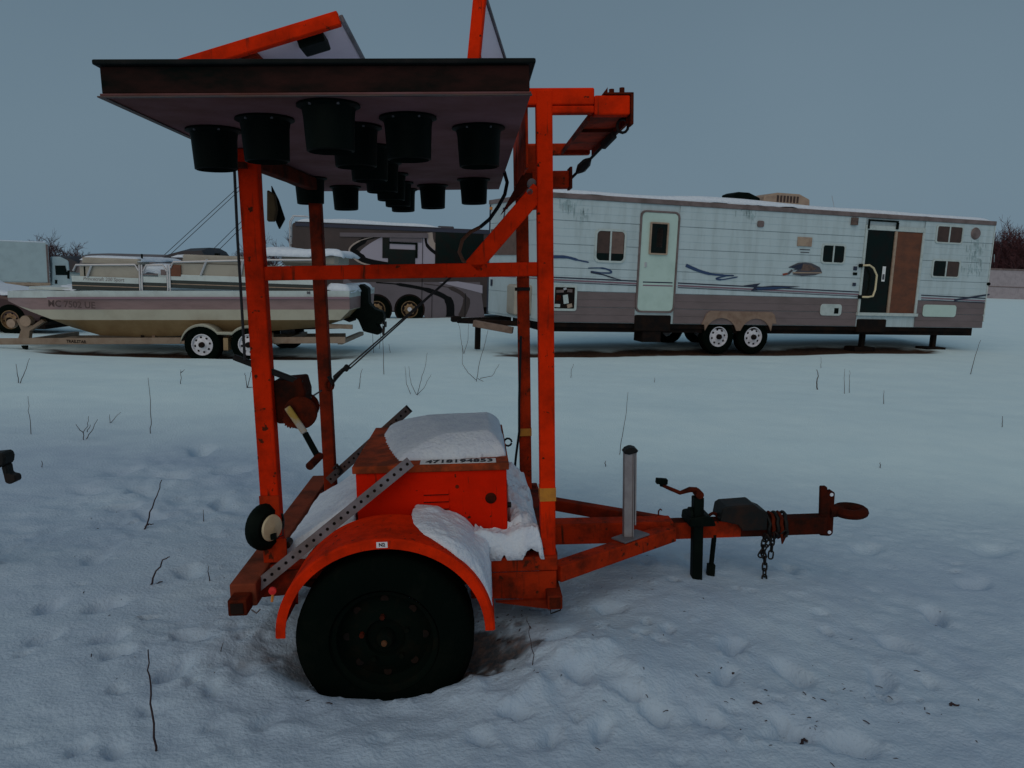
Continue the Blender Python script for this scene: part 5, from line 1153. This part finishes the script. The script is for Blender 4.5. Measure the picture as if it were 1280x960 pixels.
def covered_boat(lab, W, prof, wd, m, snowtop=True):
    o = thing('covered_boat', lab, 'boat'); WW = Wall(W[0], W[1], 0, o)
    pts_ = [WW(*q) for q in prof]; zmin = min(p[1] for p in pts_)
    cx = (pts_[0][0]+pts_[-1][0])/2
    mb = MB(); n = len(pts_)
    rows = [(0, .0), (.12*wd, .85), (.35*wd, 1.0), (.65*wd, 1.0), (.88*wd, .85), (wd, 0)]
    zlow = zmin-.25
    for x, z in pts_:
        for yy, k in rows: mb.v.append((x, yy, zlow+(z-zlow)*k))
    r = len(rows)
    mb.f += [(i*r+j, (i+1)*r+j, (i+1)*r+j+1, i*r+j+1) for i in range(n-1) for j in range(r-1)]
    mb.f += [tuple(range(r)), tuple((n-1)*r+j for j in range(r))]
    mb.build('tarp', m, o, smooth=True, angle=40)
    g = hz(WW.o.x+cx, WW.o.y+wd/2); x0, x1 = pts_[0][0], pts_[-1][0]
    MB().prism([(x0, zlow+.02), (x1, zlow+.02), (x1-.05*(x1-x0), g+.45), (x0+.12*(x1-x0), g+.45)], 'y', .1*wd, .9*wd).build('hull', 'boat_white', o, bevel=.03)
    for xx in (x0+.3*(x1-x0), x0+.75*(x1-x0)): MB().bb(xx-.1, xx+.1, .1*wd, .9*wd, g-.1, g+.46).build('stand', 'dark', o)
    return o
covered_boat('low boat under a dark blue tarp humped at one end beyond the boat railing', (-14, 19), [(190, 322), (205, 314), (222, 309.5), (246, 308.5), (250, 315), (252, 326)], 2.2, 'tarp')
covered_boat('long low boat under a grey tarp beyond the green striped railing', (-17, 22.5), [(94, 330), (96, 316.5), (120, 316), (160, 317), (200, 318), (206, 330)], 2.2, 'tarp_grey')
covered_boat('small boat under a dark tarp beside the box truck cab', (-34, 49), [(60, 334), (64, 319.5), (82, 320), (92, 325), (98, 334)], 3.0, 'tarp')

# ================================================================== fence and bare trees
fe = thing('board_fence', 'long grey board fence behind the white travel trailer', 'fence'); FWl = Wall(28, 52.8, R_(0), fe)
zt, zb = FWl(1262, 336)[1], FWl(1262, 373.5)[1]
for k in range(26):
    x = k*1.22
    for j in range(8): MB().bb(x+j*.1525, x+j*.1525+.146, 0, .03, zb-.5, zt-.06).build('board', 'fence', fe)
    MB().bb(x-.05, x+.05, .031, .13, zb-.6, zt-.02).build('post', 'fence', fe)
MB().bb(-.1, 26*1.22, -.03, -.001, zt-.12, zt).build('top_rail', 'rv_trim', fe); MB().bb(-.1, 26*1.22, -.03, -.001, zb+(zt-zb)*.38, zb+(zt-zb)*.38+.05).build('mid_rail', 'rv_trim', fe)

def bare_tree(name, lab, base, H_, spread, m, seed, stems=5, depth=5, group=None, r0=.05):
    rr = random.Random(seed); mb = MB(); tk = MB()
    o = thing(name, lab, 'tree', base, group=group)
    def br(p, d, L, r, k):
        q_ = p+d*L*.5+Vector((rr.gauss(0, .05), rr.gauss(0, .05), 0))*L; e = q_+(d+Vector((rr.gauss(0, .2), rr.gauss(0, .2), .1))).normalized()*L*.5
        (tk if k >= depth-1 else mb).tube([p, q_, e], [r, r*.85, r*.65], 5 if k >= depth-1 else 3, False)
        if k <= 0: return
        for c in range(rr.choice((2, 3, 3, 4))):
            t = rr.uniform(.35, 1); s_ = p+(e-p)*t
            nd = (d+Vector((rr.gauss(0, .55), rr.gauss(0, .55), rr.gauss(.15, .3)))).normalized(); br(s_, nd, L*rr.uniform(.55, .8), r*.68, k-1)
    for s_ in range(stems):
        a = rr.uniform(0, 6.28); d = Vector((math.cos(a)*spread*rr.uniform(.2, 1), math.sin(a)*spread*rr.uniform(.2, 1), 1)).normalized()
        br(Vector((math.cos(a)*.2*spread, math.sin(a)*.2*spread, -.1)), d, H_*.50*rr.uniform(.8, 1.15), r0, depth)
    tk.build('trunk', m, o, smooth=True); mb.build('crown', m, o)
    return o
def tbase(px, y): p = at_y(px, 400, y); return (p.x, y, hz(p.x, y))
G_ = 'bare trees beyond the vehicles'
for i, (px, y, H_, sp, lab) in enumerate(((72, 60, 3.5, .9, 'bare bushy tree rising above the box truck cab'), (92, 62, 3.0, .8, 'smaller bare tree beside the bushy one behind the truck cab'), (36, 64, 3.9, .35, 'thin bare sapling above the roof of the box truck'))):
    bare_tree('bare_tree', lab, tbase(px, y), H_, sp, 'bark', 20+i, 11 if sp > .5 else 2, 5, G_, .06)
for i, (px, y, H_, sp, lab) in enumerate(((345, 55, 4.0, .8, 'bare tree showing between the orange posts above the boat lounge'), (305, 56, 3.4, .8, 'bare tree partly hidden by the rear orange post'))):
    bare_tree('bare_tree', lab, tbase(px, y), H_, sp, 'bark', 40+i, 7, 5, G_, .05)
for i, (px, y, H_, sp, lab) in enumerate(((1249, 57, 4.3, .55, 'tallest dark bare tree rising at the rear corner of the travel trailer'), (1268, 58, 3.7, .7, 'dark bare tree behind the board fence'), (1290, 60, 3.6, .7, 'bare tree at the far stretch of the board fence'), (1232, 62, 3.8, .7, 'bare tree mostly hidden by the travel trailer'))):
    bare_tree('bare_tree', lab, tbase(px, y), H_, sp, 'bark_red', 60+i, 20, 5, G_, .07)
# utility pole hidden behind the rear post, its stay wires show
p0 = at_y(331, 330, 36)
up = thing('utility_pole', 'utility pole behind the rear orange post with slanting stay wires', 'pole', (p0.x, 36, hz(p0.x, 36)))
top = at_y(324, 205, 36); gzp = hz(p0.x, 36)
MB().tube([(0, 0, -.3), (top.x-p0.x, 0, top.z-gzp)], [.13, .10], 10).build('pole', 'pole', up, smooth=True)
for (pa, pb) in (((324, 210), (205, 319)), ((325, 214), (212, 319)), ((327, 252), (262, 316)), ((327, 260), (270, 316))):
    a = at_y(*pa, 36); b2 = at_y(*pb, 34); d = (b2-a); b2 = a+d*1.25
    MB().tube([a-Vector(up.location), b2-Vector(up.location)], .014, 5).build('stay_wire', 'cable', up)

# ================================================================== coupling of another trailer at the left edge
hp = thing('trailer_coupling', 'rusty dark hook coupling of a second trailer poking out over the snow', 'coupling', (-2.45, 3.45, 0))
ob = Vector(hp.location)
def hq(px, py): p = at_y(px, py, 3.45); return (p.x-ob.x, p.z-ob.z)
MB().prism([hq(*q) for q in ((-60, 568), (-14, 566), (10, 563.5), (13, 570), (12, 579), (4, 583), (-14, 590), (-60, 592))], 'y', -.04, .04).build('tongue_beam', 'blacksteel', hp, bevel=.008)
MB().prism([hq(*q) for q in ((5, 582), (12, 579), (14, 591), (23, 593), (24, 600), (16, 604), (10, 602), (8, 593))], 'y', -.025, .025).build('hook', 'blacksteel', hp, bevel=.006)
MB().bb(hq(-50, 580)[0]-.04, hq(-50, 580)[0]+.04, -.04, .04, hz(-2.7, 3.45)-.1, hq(-50, 585)[1]).build('jack_leg', 'blacksteel', hp, bevel=.004)

# ================================================================== dry weed stalks poking out of the snow
GW = 'dry weed stalks in the snow'
def stalk(lab, lines, r, name='weed_stalk'):
    """lines: pixel polylines; the first point of the first line stands on the snow"""
    g = on_ground(*lines[0][0]); o = thing(name, lab, 'weed', g, group=GW)
    for i, ln in enumerate(lines):
        pts_ = [at_y(px, py, g.y+.02*i)-g for px, py in ln]
        if i == 0: pts_[0].z -= .03
        # slight natural kinks
        fine = []
        rr = random.Random(int(ln[0][0]*7+ln[0][1]))
        for a, b2 in zip(pts_, pts_[1:]):
            for k in range(4): fine.append(a+(b2-a)*(k/4)+Vector((rr.gauss(0, .003), rr.gauss(0, .004), 0))*(1 if k else 0))
        fine.append(pts_[-1]); n = len(fine)
        MB().tube(fine, [r*.62*(1-.55*k/(n-1)) for k in range(n)], 5).build('stem' if i == 0 else 'branch', 'twig', o, smooth=True)
    return o
stalk('tall straight dark stalk standing before the trailer, rear wheel side', [[(194, 940), (190, 890), (187, 845), (185, 812)]], .0062)
stalk('bent stalk with a side twig beside the rear post', [[(179, 662), (187, 640), (196, 620), (202, 600)], [(181, 659), (186, 655), (192, 655)]], .008)
stalk('leaning bent stalk with a small twig near the rear corner of the trailer', [[(186, 731), (193, 718), (203, 700), (212, 696)], [(190, 731), (203, 727)]], .008)
stalk('tall kinked stalk in smooth snow below the boat', [[(187, 542), (189, 525), (188, 500), (185, 472)]], .006)
stalk('forked weed with several upright twigs in smooth snow', [[(104, 550), (104, 541), (110, 532), (111, 520)], [(104, 541), (99, 536), (95, 530)], [(107, 550), (116, 537), (122, 524)], [(109, 540), (113, 531)]], .006)
stalk('short V shaped weed in smooth snow', [[(137, 529), (137, 518)], [(138, 529), (144, 522), (151, 515)]], .005)
stalk('thin straight stalk below the boat bow', [[(39, 543), (37, 520), (35, 495)]], .005)
stalk('tiny upright twig in open snow', [[(53, 584), (52, 576)]], .006); stalk('tiny upright twig near the trailer corner', [[(261, 727), (261, 707)]], .005); stalk('tiny upright twig in trampled snow', [[(254, 652), (254, 637)]], .005); stalk('short leaning twig near the fender', [[(275, 813), (279, 803)]], .004)
stalk('V shaped weed close to the boat trailer', [[(23, 479), (31, 465), (37, 448)], [(23, 479), (20, 455)]], .008); stalk('thin weed pair under the boat trailer', [[(226, 480), (226, 462)], [(226, 466), (231, 462)]], .008)
stalk('small branched weed beside the rear orange post', [[(309, 485), (307, 470), (306, 466)], [(309, 485), (313, 470), (315, 462)], [(309, 484), (318, 484)]], .008)
stalk('tall thin stalk in front of the grey channel upright', [[(774, 568), (778, 545), (783, 515), (785, 490)]], .005)
stalk('fan of four thin stems in open snow between the posts', [[(521, 494), (525, 480), (531, 460), (534, 441)], [(521, 494), (514, 480), (511, 458)], [(521, 494), (530, 485), (539, 468)], [(515, 497), (508, 480), (506, 458)]], .006)
stalk('long arching weed with a tall middle stem between the posts', [[(595, 477), (599, 455), (606, 430), (610, 412)], [(595, 475), (585, 466), (578, 455), (578, 432)], [(597, 473), (606, 478)], [(600, 473), (615, 470), (624, 455)]], .007)
stalk('V shaped weed beyond the arching weed', [[(580, 442), (577, 430), (575, 412), (572, 400)], [(580, 442), (585, 425), (586, 402)]], .008)
for i, (x, y0, y1, l) in enumerate(((480, 468, 402, 'tall thin stalk under the winch cable'), (448, 486, 461, 'short leaning stalk left of the winch cable'), (467, 441, 404, 'thin stalk beside the stern drive'), (474, 436, 400, 'thin stalk near the motorhome wheels'), (488, 441, 430, 'short stub of weed near the motorhome wheels'))):
    stalk(l, [[(x, y0), (x+(2 if i % 2 else -1), (y0+y1)/2), (x+(5 if i == 1 else -2), y1)]], .008)
stalk('stout knobbly seed stalk before the travel trailer wheels', [[(1022, 487), (1021, 478), (1023, 470), (1021, 462)]], .016)
stalk('tall leaning stalk by the rear end of the travel trailer', [[(1213, 468), (1219, 445), (1226, 425)]], .010)
for i, (x, y0, y1, l) in enumerate(((1056, 492, 461, 'twin upright stalk, first of the pair before the patio door'), (1062, 491, 463, 'twin upright stalk, second of the pair before the patio door'), (1026, 460, 446, 'short stalk close behind the knobbly seed stalk'), (1105, 505, 488, 'short faint stalk in open snow before the patio door'), (1253, 534, 520, 'short stalk in the open snow beyond the tongue ring'), (1100, 585, 578, 'tiny stub of weed beyond the tongue ring'), (757, 583, 576, 'tiny stub of weed before the grey channel upright'), (714, 472, 455, 'short leaning stalk before the travel trailer step'), (818, 478, 472, 'tiny stub of weed before the travel trailer wheels'))):
    stalk(l, [[(x, y0), (x+.6*(i % 3-1), (y0+y1)/2), (x+(3 if i == 7 else 0), y1)]], .007)
stalk('thin bowed stalk beside the wheel under the fender', [[(669, 832), (665, 812), (661, 790), (659, 770)]], .003)
for (x, y, l) in ((1005, 925, 'dark curled scrap of weed lying in a footprint'), (1190, 880, 'dark scrap of weed lying on trampled snow'), (945, 878, 'flat scrap of dry weed lying in trampled snow'), (918, 842, 'small dark weed tip in a footprint')):
    stalk(l, [[(x-6, y+1.5), (x-2, y-.5), (x+2, y), (x+5, y+1.5), (x+9, y+1)]], .009, 'weed_scrap')

# ================================================================== bits of dead grass lying on the trampled snow (nobody could count them)
rg_ = random.Random(21); mb = MB(); xs_, ys_, an_ = [], [], []
for cx, cy, sx, sy, n in ((1010, 905, 70, 30, 60), (1085, 860, 30, 18, 25), (935, 865, 40, 18, 30), (640, 790, 26, 22, 90), (820, 870, 120, 50, 60), (1165, 775, 14, 6, 8), (210, 820, 60, 40, 30), (140, 640, 60, 25, 14), (760, 720, 60, 30, 25), (1180, 885, 40, 20, 14), (300, 860, 60, 40, 16)):
    for k in range(int(n*.4)):
        p = at_z(rg_.gauss(cx, sx), min(957, rg_.gauss(cy, sy)), .18); xs_.append(p.x); ys_.append(p.y)
zs_ = height(np.array(xs_), np.array(ys_))
for x, y, z in zip(xs_, ys_, zs_):
    a = rg_.uniform(0, 6.28); l = rg_.uniform(.004, .028)
    mb.tube([(x, y, z-.002), (x+math.cos(a)*l*.5, y+math.sin(a)*l*.5, z+.0012), (x+math.cos(a)*l, y+math.sin(a)*l, z-.001)], rg_.uniform(.0008, .0022), 4)
gb = mb.build('grass_bits', 'twig'); tag(gb, 'scattered bits of dead grass lying on the trampled snow', 'grass', kind='stuff')
